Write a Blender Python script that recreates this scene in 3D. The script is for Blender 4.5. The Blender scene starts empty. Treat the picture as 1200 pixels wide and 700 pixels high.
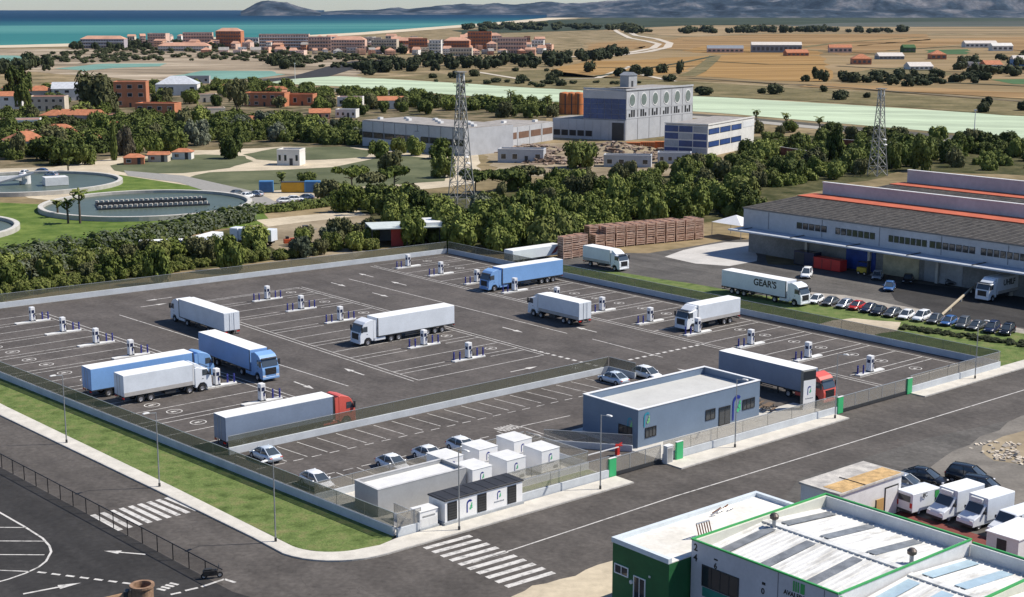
import bpy, bmesh, math, random
from mathutils import Vector, Matrix, noise
R = math.radians
rnd = random.Random(7)
sc = bpy.context.scene
col = sc.collection

# ------------------------------------------------------------------ camera, sky, sun, exposure
CAM_H, FPX, YH = 46.0, 1690.0, 10.0
PITCH = math.atan((350 - YH) / FPX)
cam_d = bpy.data.cameras.new('camera'); cam = bpy.data.objects.new('camera', cam_d); col.objects.link(cam)
cam.location = (0, 0, CAM_H); cam.rotation_euler = (math.pi/2 - PITCH, 0, 0)
cam_d.sensor_width = 36; cam_d.lens = 36 * FPX / 1200; cam_d.clip_start = 1; cam_d.clip_end = 60000
sc.camera = cam
SUN_AZ, SUN_EL = R(83), R(49)            # azimuth clockwise from +Y (view direction)
w = bpy.data.worlds.new('World'); sc.world = w; w.use_nodes = True
nt = w.node_tree; bg = nt.nodes['Background']
sky = nt.nodes.new('ShaderNodeTexSky'); sky.sky_type = 'NISHITA'; sky.sun_disc = False
sky.sun_elevation = SUN_EL; sky.sun_rotation = SUN_AZ; sky.air_density = 1.0; sky.dust_density = 0.15; sky.ozone_density = 2.0
tint = nt.nodes.new('ShaderNodeMix'); tint.data_type = 'RGBA'; tint.blend_type = 'MULTIPLY'; tint.inputs[0].default_value = 1; tint.inputs[7].default_value = (.87,.98,1.18,1)
nt.links.new(sky.outputs[0], tint.inputs[6]); nt.links.new(tint.outputs[2], bg.inputs[0]); bg.inputs[1].default_value = 0.08
sl = bpy.data.lights.new('sun', 'SUN'); sl.energy = 5.0; sl.angle = R(0.53); sl.color = (1, .93, .82)
sun = bpy.data.objects.new('sun', sl); col.objects.link(sun); sun.location = (0, 0, 300)
sd = Vector((math.sin(SUN_AZ)*math.cos(SUN_EL), math.cos(SUN_AZ)*math.cos(SUN_EL), math.sin(SUN_EL)))
sun.rotation_euler = sd.to_track_quat('Z', 'Y').to_euler()
sc.view_settings.view_transform = 'Standard'; sc.view_settings.look = 'None'
sc.view_settings.exposure = 0.27; sc.view_settings.gamma = 1.0; sc.view_settings.use_curve_mapping = False

# ------------------------------------------------------------------ survey: image point -> ground point, site grid
def px(x, y, z=0.):
    a = (x-600)/FPX; b = (350-y)/FPX
    dy = math.cos(PITCH)+b*math.sin(PITCH); dz = -math.sin(PITCH)+b*math.cos(PITCH)
    t = (z-CAM_H)/dz
    return Vector((a*t, dy*t, z))
AZ = R(50); RU = R(40)
C0 = Vector((-10.2, 121.2, 0)); U = Vector((math.sin(AZ), math.cos(AZ), 0)); V = Vector((-U.y, U.x, 0))
def W(a, b, z=0.):
    p = C0 + U*a + V*b; p.z = z; return p

# ------------------------------------------------------------------ materials
MATS = {}
def mat(name, c, rough=.6, metal=0., var=.12, scale=.8, bump=0., bscale=6., spec=.4, alpha=1., c2=None, c3=None, stretch=None, rot=0, emit=None, det=4, p_lo=.36, p_hi=.64):
    if name in MATS: return MATS[name]
    m = bpy.data.materials.new(name); m.use_nodes = True; MATS[name] = m
    n = m.node_tree.nodes; l = m.node_tree.links; b = n['Principled BSDF']
    b.inputs['Roughness'].default_value = rough; b.inputs['Metallic'].default_value = metal
    b.inputs['Specular IOR Level'].default_value = spec
    c = tuple(c)
    geo = n.new('ShaderNodeNewGeometry'); vec = geo.outputs['Position']
    if stretch or rot:
        mp = n.new('ShaderNodeMapping'); mp.inputs['Rotation'].default_value = (0, 0, rot)
        mp.vector_type = 'TEXTURE' if rot else 'POINT'
        l.new(vec, mp.inputs[0]); vec = mp.outputs[0]
        if stretch:
            m2 = n.new('ShaderNodeMapping'); m2.inputs['Scale'].default_value = stretch
            l.new(vec, m2.inputs[0]); vec = m2.outputs[0]
    def noi(s, d=det, r=.6):
        t = n.new('ShaderNodeTexNoise'); t.inputs['Scale'].default_value = s; t.inputs['Detail'].default_value = d; t.inputs['Roughness'].default_value = r
        l.new(vec, t.inputs['Vector']); return t
    if var > 0 or c2:
        t = noi(scale); rp = n.new('ShaderNodeValToRGB'); e = rp.color_ramp.elements
        k = 1+var
        lo = tuple(v/k for v in c)+(1,); hi = tuple(min(1, v*k) for v in c)+(1,)
        if c2: hi = tuple(c2)+(1,)
        e[0].position = p_lo; e[1].position = p_hi; e[0].color = lo; e[1].color = hi
        if c3:
            x = e.new(.5); x.color = tuple(c3)+(1,); e[0].position = p_lo-.06; e[2].position = p_hi+.06
        l.new(t.outputs['Fac'], rp.inputs[0]); out = rp.outputs[0]
        t2 = noi(scale*9.3, 3); mx = n.new('ShaderNodeMix'); mx.data_type = 'RGBA'; mx.blend_type = 'MULTIPLY'
        r2 = n.new('ShaderNodeMapRange'); r2.inputs[1].default_value = .3; r2.inputs[2].default_value = .7; r2.inputs[3].default_value = 1-var*.9; r2.inputs[4].default_value = 1+var*.5
        l.new(t2.outputs['Fac'], r2.inputs[0]); mx.inputs[0].default_value = 1.
        l.new(out, mx.inputs[6]); l.new(r2.outputs[0], mx.inputs[7]); l.new(mx.outputs[2], b.inputs['Base Color'])
    else:
        b.inputs['Base Color'].default_value = c+(1,)
    if bump:
        t = noi(bscale, 3); bp = n.new('ShaderNodeBump'); bp.inputs['Strength'].default_value = bump; bp.inputs['Distance'].default_value = .1
        l.new(t.outputs['Fac'], bp.inputs['Height']); l.new(bp.outputs[0], b.inputs['Normal'])
    if alpha < 1: b.inputs['Alpha'].default_value = alpha
    if emit: b.inputs['Emission Color'].default_value = tuple(emit[:3])+(1,); b.inputs['Emission Strength'].default_value = emit[3]
    return m
def asphalt(name, c, streak=0.):
    if name in MATS: return MATS[name]
    m = mat(name, c, .88, var=.2, scale=.16, bump=.25, bscale=14, spec=.25)
    n = m.node_tree.nodes; l = m.node_tree.links; b = n['Principled BSDF']
    src = b.inputs['Base Color'].links[0].from_socket
    geo = n.new('ShaderNodeNewGeometry'); mp = n.new('ShaderNodeMapping'); mp.vector_type = 'TEXTURE'; mp.inputs['Rotation'].default_value = (0, 0, RU)
    l.new(geo.outputs[0], mp.inputs[0]); m2 = n.new('ShaderNodeMapping'); m2.inputs['Scale'].default_value = (.5, .02, 1); l.new(mp.outputs[0], m2.inputs[0])
    t = n.new('ShaderNodeTexNoise'); t.inputs['Scale'].default_value = 1.; t.inputs['Detail'].default_value = 5; l.new(m2.outputs[0], t.inputs[0])
    r = n.new('ShaderNodeMapRange'); r.inputs[1].default_value = .3; r.inputs[2].default_value = .7; r.inputs[3].default_value = 1-streak; r.inputs[4].default_value = 1+streak*.6
    l.new(t.outputs[0], r.inputs[0]); mx = n.new('ShaderNodeMix'); mx.data_type = 'RGBA'; mx.blend_type = 'MULTIPLY'; mx.inputs[0].default_value = 1
    l.new(src, mx.inputs[6]); l.new(r.outputs[0], mx.inputs[7])
    v = n.new('ShaderNodeTexVoronoi'); v.feature = 'DISTANCE_TO_EDGE'; v.inputs['Scale'].default_value = .09
    t3 = n.new('ShaderNodeTexNoise'); t3.inputs['Scale'].default_value = .4; l.new(geo.outputs[0], t3.inputs[0])
    mv = n.new('ShaderNodeMix'); mv.data_type = 'VECTOR'; mv.inputs[0].default_value = .92; 
    sc_ = n.new('ShaderNodeVectorMath'); sc_.operation = 'SCALE'; sc_.inputs[3].default_value = 60; l.new(t3.outputs[1], sc_.inputs[0])
    l.new(sc_.outputs[0], mv.inputs[4]); l.new(geo.outputs[0], mv.inputs[5]); l.new(mv.outputs[1], v.inputs[0])
    cr = n.new('ShaderNodeMapRange'); cr.inputs[1].default_value = 0; cr.inputs[2].default_value = .006; cr.inputs[3].default_value = .78; cr.inputs[4].default_value = 1
    l.new(v.outputs[0], cr.inputs[0]); m3 = n.new('ShaderNodeMix'); m3.data_type = 'RGBA'; m3.blend_type = 'MULTIPLY'; m3.inputs[0].default_value = 1
    l.new(mx.outputs[2], m3.inputs[6]); l.new(cr.outputs[0], m3.inputs[7])
    # oil stains and mended patches
    t4 = n.new('ShaderNodeTexNoise'); t4.inputs['Scale'].default_value = .33; t4.inputs['Detail'].default_value = 7; t4.inputs['Roughness'].default_value = .7; l.new(geo.outputs[0], t4.inputs[0])
    r4 = n.new('ShaderNodeMapRange'); r4.inputs[1].default_value = .6; r4.inputs[2].default_value = .72; r4.inputs[3].default_value = 1; r4.inputs[4].default_value = .62; l.new(t4.outputs[0], r4.inputs[0])
    t5 = n.new('ShaderNodeTexNoise'); t5.inputs['Scale'].default_value = 2.2; t5.inputs['Detail'].default_value = 6; l.new(geo.outputs[0], t5.inputs[0])
    r5 = n.new('ShaderNodeMapRange'); r5.inputs[1].default_value = .3; r5.inputs[2].default_value = .7; r5.inputs[3].default_value = .84; r5.inputs[4].default_value = 1.14; l.new(t5.outputs[0], r5.inputs[0])
    mu = n.new('ShaderNodeMath'); mu.operation = 'MULTIPLY'; l.new(r4.outputs[0], mu.inputs[0]); l.new(r5.outputs[0], mu.inputs[1])
    m4 = n.new('ShaderNodeMix'); m4.data_type = 'RGBA'; m4.blend_type = 'MULTIPLY'; m4.inputs[0].default_value = 1; l.new(m3.outputs[2], m4.inputs[6]); l.new(mu.outputs[0], m4.inputs[7])
    l.new(m4.outputs[2], b.inputs['Base Color']); return m
def glass_tint(name, c, a, rough=.15):
    if name in MATS: return MATS[name]
    return mat(name, c, rough, var=.15, scale=.5, spec=.5, alpha=a)

# ------------------------------------------------------------------ mesh builder
class MB:
    def __init__(s): s.v = []; s.f = []; s.m = []; s.mi = 0
    def add(s, vs, fs):
        k = len(s.v); s.v += [tuple(p) for p in vs]; s.f += [tuple(i+k for i in f) for f in fs]; s.m += [s.mi]*len(fs); return s
    def box(s, x0, x1, y0, y1, z0, z1):
        return s.add([(x0,y0,z0),(x1,y0,z0),(x1,y1,z0),(x0,y1,z0),(x0,y0,z1),(x1,y0,z1),(x1,y1,z1),(x0,y1,z1)],
                     [(3,2,1,0),(4,5,6,7),(0,1,5,4),(1,2,6,5),(2,3,7,6),(3,0,4,7)])
    def prism(s, poly, z0, z1):                      # xy polygon, counter-clockwise
        n = len(poly)
        return s.add([(p[0],p[1],z0) for p in poly]+[(p[0],p[1],z1) for p in poly],
                     [tuple(range(n-1,-1,-1)), tuple(range(n,2*n))]+[(i,(i+1)%n,n+(i+1)%n,n+i) for i in range(n)])
    def extr(s, prof, y0, y1):                       # xz profile, clockwise seen from -y
        n = len(prof)
        return s.add([(p[0],y0,p[1]) for p in prof]+[(p[0],y1,p[1]) for p in prof],
                     [tuple(range(n)), tuple(range(2*n-1,n-1,-1))]+[(i,n+i,n+(i+1)%n,(i+1)%n) for i in range(n)])
    def tube(s, p0, p1, r0, r1=None, n=8):
        p0 = Vector(p0); p1 = Vector(p1); r1 = r0 if r1 is None else r1
        d = (p1-p0).normalized(); a = d.orthogonal().normalized(); b = d.cross(a)
        vs = [p0+(a*math.cos(t)+b*math.sin(t))*r0 for t in [2*math.pi*i/n for i in range(n)]]
        vs += [p1+(a*math.cos(t)+b*math.sin(t))*r1 for t in [2*math.pi*i/n for i in range(n)]]
        return s.add(vs, [(i,(i+1)%n,n+(i+1)%n,n+i) for i in range(n)]+[tuple(range(n-1,-1,-1)), tuple(range(n,2*n))])
    def lathe(s, prof, n=24, cx=0, cy=0):            # (r,z) rings, open profile
        k = len(prof); vs = []
        for r, z in prof:
            vs += [(cx+r*math.cos(2*math.pi*i/n), cy+r*math.sin(2*math.pi*i/n), z) for i in range(n)]
        return s.add(vs, [(j*n+i, j*n+(i+1)%n, (j+1)*n+(i+1)%n, (j+1)*n+i) for j in range(k-1) for i in range(n)])
    def poly(s, pts): return s.add(pts, [tuple(range(len(pts)))])
    def mesh(s, name, mats, bevel=0., smooth=False, seg=1):
        me = bpy.data.meshes.new(name); me.from_pydata(s.v, [], s.f)
        mats = mats if isinstance(mats, (list, tuple)) else [mats]
        for m in mats: me.materials.append(m)
        me.polygons.foreach_set('material_index', s.m)
        if bevel:
            bm = bmesh.new(); bm.from_mesh(me)
            bmesh.ops.bevel(bm, geom=list(bm.edges), offset=bevel, segments=seg, affect='EDGES', clamp_overlap=True)
            bm.to_mesh(me); bm.free()
        if smooth: me.polygons.foreach_set('use_smooth', [True]*len(me.polygons))
        me.validate(); me.update(); return me
CACHE = {}
def cm(key, fn, mats, bevel=0., smooth=False, seg=1):
    ml = mats if isinstance(mats, (list, tuple)) else [mats]
    k = (key,)+tuple(m.name for m in ml)
    if k not in CACHE:
        b = MB(); fn(b); CACHE[k] = b.mesh(str(key), ml, bevel, smooth, seg)
    return CACHE[k]
def ob(name, me, parent=None, loc=(0,0,0), rz=0., scale=None):
    o = bpy.data.objects.new(name, me); col.objects.link(o); o.location = loc; o.rotation_euler = (0,0,rz)
    if scale: o.scale = scale if isinstance(scale, (tuple, list)) else (scale,)*3
    if parent: o.parent = parent
    return o
def tag(o, label=None, cat=None, group=None, kind=None):
    if label: o['label'] = label
    if cat: o['category'] = cat
    if group: o['group'] = group
    if kind: o['kind'] = kind
    return o
def thing(name, label, cat, loc=(0,0,0), rz=0., group=None):
    return tag(ob(name, None, None, loc, rz), label, cat, group)
def part(parent, name, fn, m, bevel=0., smooth=False, seg=1, loc=(0,0,0), rz=0., key=None):
    if key: me = cm(key, fn, m, bevel, smooth, seg)
    else:
        b = MB(); fn(b); me = b.mesh(name, m, bevel, smooth, seg)
    return ob(name, me, parent, loc, rz)
def bx(parent, name, m, x0, x1, y0, y1, z0, z1, bevel=0.):
    return part(parent, name, lambda b: b.box(x0,x1,y0,y1,z0,z1), m, bevel, key=('box',round(x0,3),round(x1,3),round(y0,3),round(y1,3),round(z0,3),round(z1,3),bevel))
def struct(name, me, loc=(0,0,0), rz=0., kind='structure', parent=None):
    o = ob(name, me, parent, loc, rz)
    if not parent: o['kind'] = kind
    return o
def ragged(pts, step, amp, seed=0):
    out = []
    n = len(pts)
    for i in range(n):
        p, q = pts[i], pts[(i+1)%n]; d = (q-p).length; k = max(1, int(d/step))
        nrm = Vector((-(q-p).y, (q-p).x, 0)).normalized()
        for j in range(k):
            r = p.lerp(q, j/k); s = amp*noise.noise(Vector((r.x*.9/step+seed, r.y*.9/step, seed)))*1.6
            out.append(r+nrm*s)
    return out
def ccw(pts):
    a = sum(pts[i].x*pts[(i+1)%len(pts)].y-pts[(i+1)%len(pts)].x*pts[i].y for i in range(len(pts)))
    return pts if a > 0 else pts[::-1]
def patch(name, pts, z, m, step=0, amp=0, kind='structure', parent=None, label=None):
    """flat sheet of ground; pts are world points"""
    pts = [Vector((p[0], p[1], 0)) for p in pts]
    if step: pts = ragged(pts, step, amp, len(name))
    pts = ccw(pts)
    b = MB(); b.poly([(p.x, p.y, z) for p in pts])
    o = struct(name, b.mesh(name, m), kind=kind, parent=parent)
    if label: o['label'] = label
    return o
def pxp(*q, z=0.): return [px(x, y, z) for x, y in q]
FONTS = {}
def text_mesh(s, size, m, depth=.01):
    k = (s, size, m.name)
    if k in FONTS: return FONTS[k]
    cu = bpy.data.curves.new('lettering', 'FONT'); cu.body = s; cu.size = size; cu.extrude = depth; cu.align_x = 'CENTER'; cu.align_y = 'CENTER'; cu.offset = size*.025
    o = bpy.data.objects.new('tmp', cu); col.objects.link(o)
    dg = bpy.context.evaluated_depsgraph_get(); me = bpy.data.meshes.new_from_object(o.evaluated_get(dg))
    bpy.data.objects.remove(o); bpy.data.curves.remove(cu)
    me.materials.clear(); me.materials.append(m); FONTS[k] = me; return me
def text(parent, s, size, m, loc, rot):
    o = ob('lettering', text_mesh(s, size, m), parent, loc); o.rotation_euler = rot; return o
def ordinal(i): return ['first','second','third','fourth','fifth','sixth','seventh','eighth','ninth','tenth','eleventh','twelfth','thirteenth','fourteenth','fifteenth','sixteenth','seventeenth','eighteenth','nineteenth','twentieth'][i]
# ------------------------------------------------------------------ common materials
ASPH = asphalt('asphalt_road', (.095,.085,.077), .16)
ASPL = asphalt('asphalt_lot', (.098,.087,.08), .14)
ASPD = asphalt('asphalt_dark', (.038,.036,.035), .2)
ASPO = asphalt('asphalt_old', (.105,.098,.09), .25)
PAINT = mat('road_paint', (.34,.33,.31), .75, var=.3, scale=1.6, c2=(.66,.64,.6), c3=(.6,.58,.55))
CONC = mat('pale_concrete', (.52,.5,.46), .85, var=.1, scale=.6, bump=.1)
WALLC = mat('wall_concrete', (.5,.53,.56), .8, var=.08, scale=.5)
PAVE = mat('paving', (.56,.53,.47), .85, var=.1, scale=.7, bump=.15)
KERB = mat('kerb_stone', (.45,.43,.4), .85, var=.15, scale=1.5)
WHITE = mat('white_paint', (.8,.8,.8), .35, var=.03)
OFFW = mat('off_white', (.68,.68,.67), .55, var=.07)
BLACK = mat('black_trim', (.015,.015,.017), .5, var=.1)
DARK = mat('dark_metal', (.04,.042,.045), .5, var=.15)
STEEL = mat('galvanised_steel', (.42,.43,.44), .4, .6, var=.1)
GLASS = mat('dark_glass', (.025,.032,.04), .06, var=.05, spec=.8)
RUBBER = mat('tyre_rubber', (.018,.018,.019), .85, var=.1)
RIM = mat('wheel_rim', (.5,.5,.52), .35, .7, var=.05)
NAVY = mat('navy_bollard', (.03,.035,.22), .4, var=.05)
LOGOB = mat('logo_blue', (.012,.03,.23), .4, var=.03)
LOGOG = mat('logo_green', (.06,.45,.2), .4, var=.05)
RED = mat('red_paint', (.55,.035,.03), .35, var=.06)
FENCE = mat('fence_glass', (.13,.135,.10), .25, var=0, spec=.5, alpha=.5); FENCEP = mat('fence_glass_pale', (.34,.32,.28), .25, var=0, spec=.5, alpha=.42); POSTM = mat('fence_post', (.2,.2,.18), .5, var=.05)  # one glazing; its olive and beige reflections put into two tints
RAIL = mat('fence_rail', (.5,.52,.53), .4, .5, var=.05)
GRASS = mat('lawn', (.085,.125,.035), .95, var=.3, scale=.55, bump=.8, bscale=5, c2=(.2,.2,.085), c3=(.135,.185,.058), spec=.1, det=7)
SOIL = mat('dry_soil', (.2,.155,.1), .95, var=.2, scale=.05, bump=.4, bscale=1.5, c2=(.37,.31,.22), c3=(.27,.22,.15), spec=.1)
SAND = mat('pale_sand', (.5,.43,.32), .95, var=.15, scale=.12, bump=.3, bscale=2, spec=.1)

# ------------------------------------------------------------------ ground around the site
patch('road', [W(-60,-60), W(112,-60), W(150,-14), W(150,-1.0), W(74,-.3), W(62,.2), W(33,.2), W(27,.2), W(0,0), W(-4,2), W(-9.5,9), W(-9.5,25), W(-11,64), W(-12.6,130), W(-60,130)], .0, ASPH)
lot_poly = [(0,0),(96.2,-.4),(95.8,117.4),(10.4,121),(-9.4,122),(-5.9,79)]
lot = patch('parking_lot', [W(*p) for p in lot_poly], .02, ASPL)
lawn = patch('grass_verge', [W(-13.9,125), W(-9.6,123), W(-6,79), W(-.1,.2), W(-1.6,-.75), W(-4.2,-.75), W(-6.6,.4), W(-8.2,3), W(-9,8), W(-9.6,25), W(-11,64), W(-12.6,125)], .10, GRASS)
# pavement with kerb along the left and front roads (a real step)
def arc(cx, cy, r, t0, t1, n=10): return [(cx+r*math.cos(R(t0+(t1-t0)*i/n)), cy+r*math.sin(R(t0+(t1-t0)*i/n))) for i in range(n+1)]
outer = [(-13.9,125),(-12.3,64),(-10.45,25),(-9.75,8)]+arc(-3.1,4.0,6.7,180,270)[1:]+[(26.6,-2.75)]
inner = [(26.6,-.35),(-.3,-.35),(-2.4,-.8)]+arc(-3.5,4.4,4.9,265,186)+[(-8.9,25),(-10.4,64),(-11.7,125)]
def pavement(poly_o, poly_i):
    poly = [W(*p) for p in poly_o+poly_i]
    b = MB(); b.prism([(p.x,p.y) for p in ccw(poly)], -.05, .13); o = struct('pavement', b.mesh('pavement', PAVE))
    bk = MB()
    for i in range(len(poly_o)-1):
        p, q = W(*poly_o[i]), W(*poly_o[i+1]); d = (q-p).normalized(); nn = Vector((d.y,-d.x,0))
        bk.prism([(v.x,v.y) for v in ccw([p,q,q+nn*.16,p+nn*.16])], -.05, .136)
    ob('kerb', bk.mesh('kerb', KERB), o); return o
pavement(outer, inner)
pavement([(33.4,-2.75),(61.6,-2.3),(61.6,-1.9)][:2], [(61.6,-.35),(33.4,-.35)])
pavement([(76.2,-2.4),(150,-2.4)], [(150,-.2),(97,-.2),(76.2,-.35)])
patch('forecourt', [W(34,-.3), W(62,-.3), W(62,6), W(57.5,6), W(57.5,14.5), W(34,14.5)], .055, CONC)
patch('equipment_yard', [W(-.2,.4), W(26.2,.4), W(26.0,12.8), W(-.6,12.8)], .06, CONC)

# ------------------------------------------------------------------ painted markings (children of the sheet they lie on)
def line(p, q, w=.14, parent=lot, z=.028, name='painted_line'):
    p = W(*p); q = W(*q); d = (q-p); L = d.length
    me = cm(('line', round(L,2), w), lambda b: b.poly([(-L/2,-w/2,0),(L/2,-w/2,0),(L/2,w/2,0),(-L/2,w/2,0)]), PAINT)
    c = (p+q)/2; c.z = z
    return ob(name, me, parent, c, math.atan2(d.y, d.x))
def dashes(p, q, on=1.2, off=1.2, w=.16, parent=lot, z=.028):
    P_, Q_ = Vector(p), Vector(q); d = Q_-P_; L = d.length; d.normalize(); t = 0
    while t < L-.1:
        a = P_+d*t; e = P_+d*min(L, t+on); line((a.x,a.y),(e.x,e.y), w, parent, z, 'painted_dash'); t += on+off
def arrow(a, b, ang, s=1., parent=lot, z=.028, turn=False):
    def f(m):
        m.poly([(-2.2*s,-.12*s,0),(.6*s,-.12*s,0),(.6*s,-.45*s,0),(2.4*s,0,0),(.6*s,.45*s,0),(.6*s,.12*s,0),(-2.2*s,.12*s,0)])
    me = cm(('arrow', s), f, PAINT); p = W(a, b, z); return ob('painted_arrow', me, parent, p, RU+ang)
def symbol(a, b, s=1.):
    def f(m):
        n = 24; ro, ri = 1.0*s, .86*s
        vs = [(ro*math.cos(2*math.pi*i/n), ro*math.sin(2*math.pi*i/n), 0) for i in range(n)]+[(ri*math.cos(2*math.pi*i/n), ri*math.sin(2*math.pi*i/n), 0) for i in range(n)]
        m.add(vs, [(i,(i+1)%n,n+(i+1)%n,n+i) for i in range(n)])
        m.poly([(-.45*s,-.22*s,0),(.2*s,-.22*s,0),(.2*s,.22*s,0),(-.45*s,.22*s,0)])
        m.poly([(.26*s,-.07*s,0),(.52*s,-.07*s,0),(.52*s,.07*s,0),(.26*s,.07*s,0)])
    ob('charging_symbol', cm(('sym', s), f, PAINT), lot, W(a, b, .028), RU)
ROWA = [47,57,67.5,78.5,88.3,98.3,108.2]; ROWB = [48,58,68.5,79,90,100.2]; ROWD = [9,19,29,39,48.6,59,69.5,80,90,100.2,110]
fA = lambda b: 17.2-(b-46)*.055
for i, b in enumerate(ROWA):
    a1 = fA(b); a0 = -.0745*b+1.2
    for d in (-.75, .75, 5): line((a0, b+d), (a1, b+d))
    symbol(a0+6.2, b+2.9, .95); symbol(a0+6.2, b-2.9, .95)
line((fA(42), 41.5), (fA(113), 113)); line((fA(42)+.9, 41.5), (fA(113)+.9, 113)); line((-.0745*42+1.2, 41.5), (fA(42), 41.5)); line((0,36.5),(17.6,36.5))
for i, b in enumerate(ROWB):
    for d in (-.75, .75): line((34.2, b+d), (42.6, b+d)); line((49.2, b+d), (55.2, b+d))
    line((34.2, b+5), (55.2, b+5)); symbol(52.2, b+2.9, .85)
for a in (33.4, 34.2, 55.2, 56): line((a, 43.2), (a, 106))
line((34.2,43.2),(55.2,43.2)); line((34.2,106),(55.2,106))
for i, b in enumerate(ROWD):
    for d in (-.75, .75): line((77.8 if d > 0 else 78, b+d), (93.6, b+d))
    line((77, b+5), (93.6, b+5)); symbol(87.5, b+2.9, .85); symbol(87.5, b-2.4, .85)
line((77,4),(77,115)); line((76.2,4),(76.2,115)); line((93.6,4),(93.6,115)); line((76.2,4),(93.6,4)); line((77,115),(93.6,115))
line((25.8,46.5),(22.6,104.5), .16); line((66.5,51),(66.2,107), .16); line((66.6,32),(66.8,46), .16)
for a, b, t in [(62.3,92,-90),(70.4,98,90),(62,58,-90),(70.5,108,90),(30.4,52,90),(21.8,50.5,-90),(30,108,0),(33,112,180),(63.5,24,90),(70.3,51,90),(48,39,0),(62,104,-90)]: arrow(a, b, R(t))
dashes((56,46.5),(56.6,32.6), .7, .6, .5); dashes((62,33.8),(76.6,33.8), .7, .6, .5)
# car bays
for k in range(22): line((1.5+k*2.5, 25.2), (.9+k*2.5, 30.3), .11)
dashes((.2,24.9),(55.5,24.2), 1.2, 1., .13)
for k in range(10): line((1.2+k*2.5, 13.4), (.9+k*2.5, 18.8), .11)
dashes((.2,19),(26,18.6), 1.2, 1., .13)
for p, q in [((27.5,19.5),(27.5,12)),((27.5,12),(34,11.5)),((27.5,19.5),(38,19)),((30.8,19.4),(30.8,12))]: line(p, q, .13)
symbol(29.2,15.6,1.1)
for k in range(6): line((28+k*.45, 20.6),(28.4+k*.45, 18.9), .22)
# zebra crossings and centre line on the public road
road = bpy.data.objects['road']
for k in range(9): line((-10.75-k*.93, 22.9), (-10.2-k*.97, 17.7-k*.03), .52, road, .008, 'zebra_bar')
for k in range(10): line((.3, -3.7-k*1.23), (5.3, -3.9-k*1.23), .6, road, .008, 'zebra_bar')
line((1.4,-9),(27,-8.2),.16,road,.008); line((27,-8.2),(150,-8.6),.16,road,.008)

# ------------------------------------------------------------------ perimeter walls: low concrete wall + glazed fence panels
def fence_wall(p, q, label, wh=.9, ph=1.3, step=4.2, panel=True, wm=None, fm=None, name='boundary_wall', z=0.):
    P_ = W(*p); Q_ = W(*q); d = Q_-P_; L = d.length; rz = math.atan2(d.y, d.x)
    o = thing(name, label, 'wall', (P_.x,P_.y,z), rz)
    bx(o, 'plinth', wm or WALLC, 0, L, -.14, .14, -.05, wh, .015)
    if panel:
        n = max(1, round(L/step)); s = L/n
        for i in range(n):
            f = bx(o, 'fence_panel', fm or FENCE, .004, s-.004, -.012, .012, wh+.004, wh+ph); f.location = (i*s, 0, 0)
        for i in range(n+1):
            f = bx(o, 'fence_post', POSTM, -.012, .012, -.02, .02, wh+.002, wh+ph+.012); f.location = (min(max(i*s,.03),L-.03), 0, 0)
        bx(o, 'top_rail', RAIL, 0, L, -.024, .024, wh+ph+.014, wh+ph+.06)
    return o
fence_wall((-9.4,122),(-5.9,79.15), 'glazed boundary wall at the far left end of the grass verge')
fence_wall((-5.88,78.9),(-.08,.35), 'long glazed boundary wall between parking lot and green grass verge')
fence_wall((-9.2,122.2),(95.6,117.6), 'glazed back boundary wall of the lot in front of the trees')
fence_wall((95.85,117.3),(96.2,-.05), 'glazed boundary wall of the lot facing the warehouse road')
fence_wall((76.2,-.38),(96,-.36), 'glazed front wall piece at the far right corner by the pavement', fm=FENCEP)
fence_wall((33.6,-.1),(62.2,-.25), 'glazed front wall along pavement in front of blue-grey office', fm=FENCEP)
fence_wall((14.2,-.05),(25.9,-.1), 'glazed front wall beside the white kiosk on the pavement', fm=FENCEP)
fence_wall((-.05,-.1),(2.6,-.1), 'short glazed wall at the rounded street corner beside white cabinet', fm=FENCEP)
fence_wall((.5,31),(55.4,30.9), 'glazed divider wall between truck bays and small car park', .8, 1.2)
fence_wall((55.5,30.8),(55.7,26.2), 'short glazed return wall at the end of divider by two white cars', .8, 1.2)
fence_wall((-.4,12.9),(25.8,12.9), 'glazed wall between parked cars and the white battery units', .7, 1.1, fm=FENCEP)
fence_wall((25.95,12.75),(26.3,3.45), 'glazed wall closing the battery yard towards the entrance lane', .7, 1.1, fm=FENCEP)
fence_wall((14.8,3.3),(26.15,3.3), 'glazed wall between battery units and the grass strip by the front', .7, 1.1, fm=FENCEP)
fence_wall((2.6,.1),(2.6,4.1), 'low glazed wall between white cabinet and grey flat-roofed shed', .6, .9, fm=FENCEP)
fence_wall((28,12.2),(33.8,4.6), 'glazed wall of entrance lane beside the blue-grey office', .7, 1.1, fm=FENCEP)
patch('grass_strip', [W(14.8,3.1), W(26,3.1), W(26,.5), W(14.8,.5)], .075, GRASS)
# sliding gates
def gate(p, q, label):
    P_ = W(*p); Q_ = W(*q); d = Q_-P_; L = d.length
    o = thing('sliding_gate', label, 'gate', P_, math.atan2(d.y, d.x))
    bx(o, 'bottom_beam', DARK, 0, L, -.06, .06, .08, .45); bx(o, 'top_rail', RAIL, 0, L, -.03, .03, 1.95, 2.02)
    n = max(2, round(L/2.4)); s = L/n
    for i in range(n): f = bx(o, 'mesh_panel', FENCEP, .04, s-.04, -.01, .01, .46, 1.94); f.location.x = i*s
    for i in range(n+1): f = bx(o, 'upright', RAIL, -.03, .03, -.03, .03, .452, 1.948); f.location.x = min(max(i*s,.03),L-.03)
gate((26.6,-.1),(33.2,-.1), 'dark sliding gate across the car entrance between two green posts')
gate((62.9,-.3),(75.8,-.35), 'long dark sliding gate across the truck entrance right of totem sign')
GREENP = mat('green_post', (.05,.42,.16), .45, var=.05)
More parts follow.
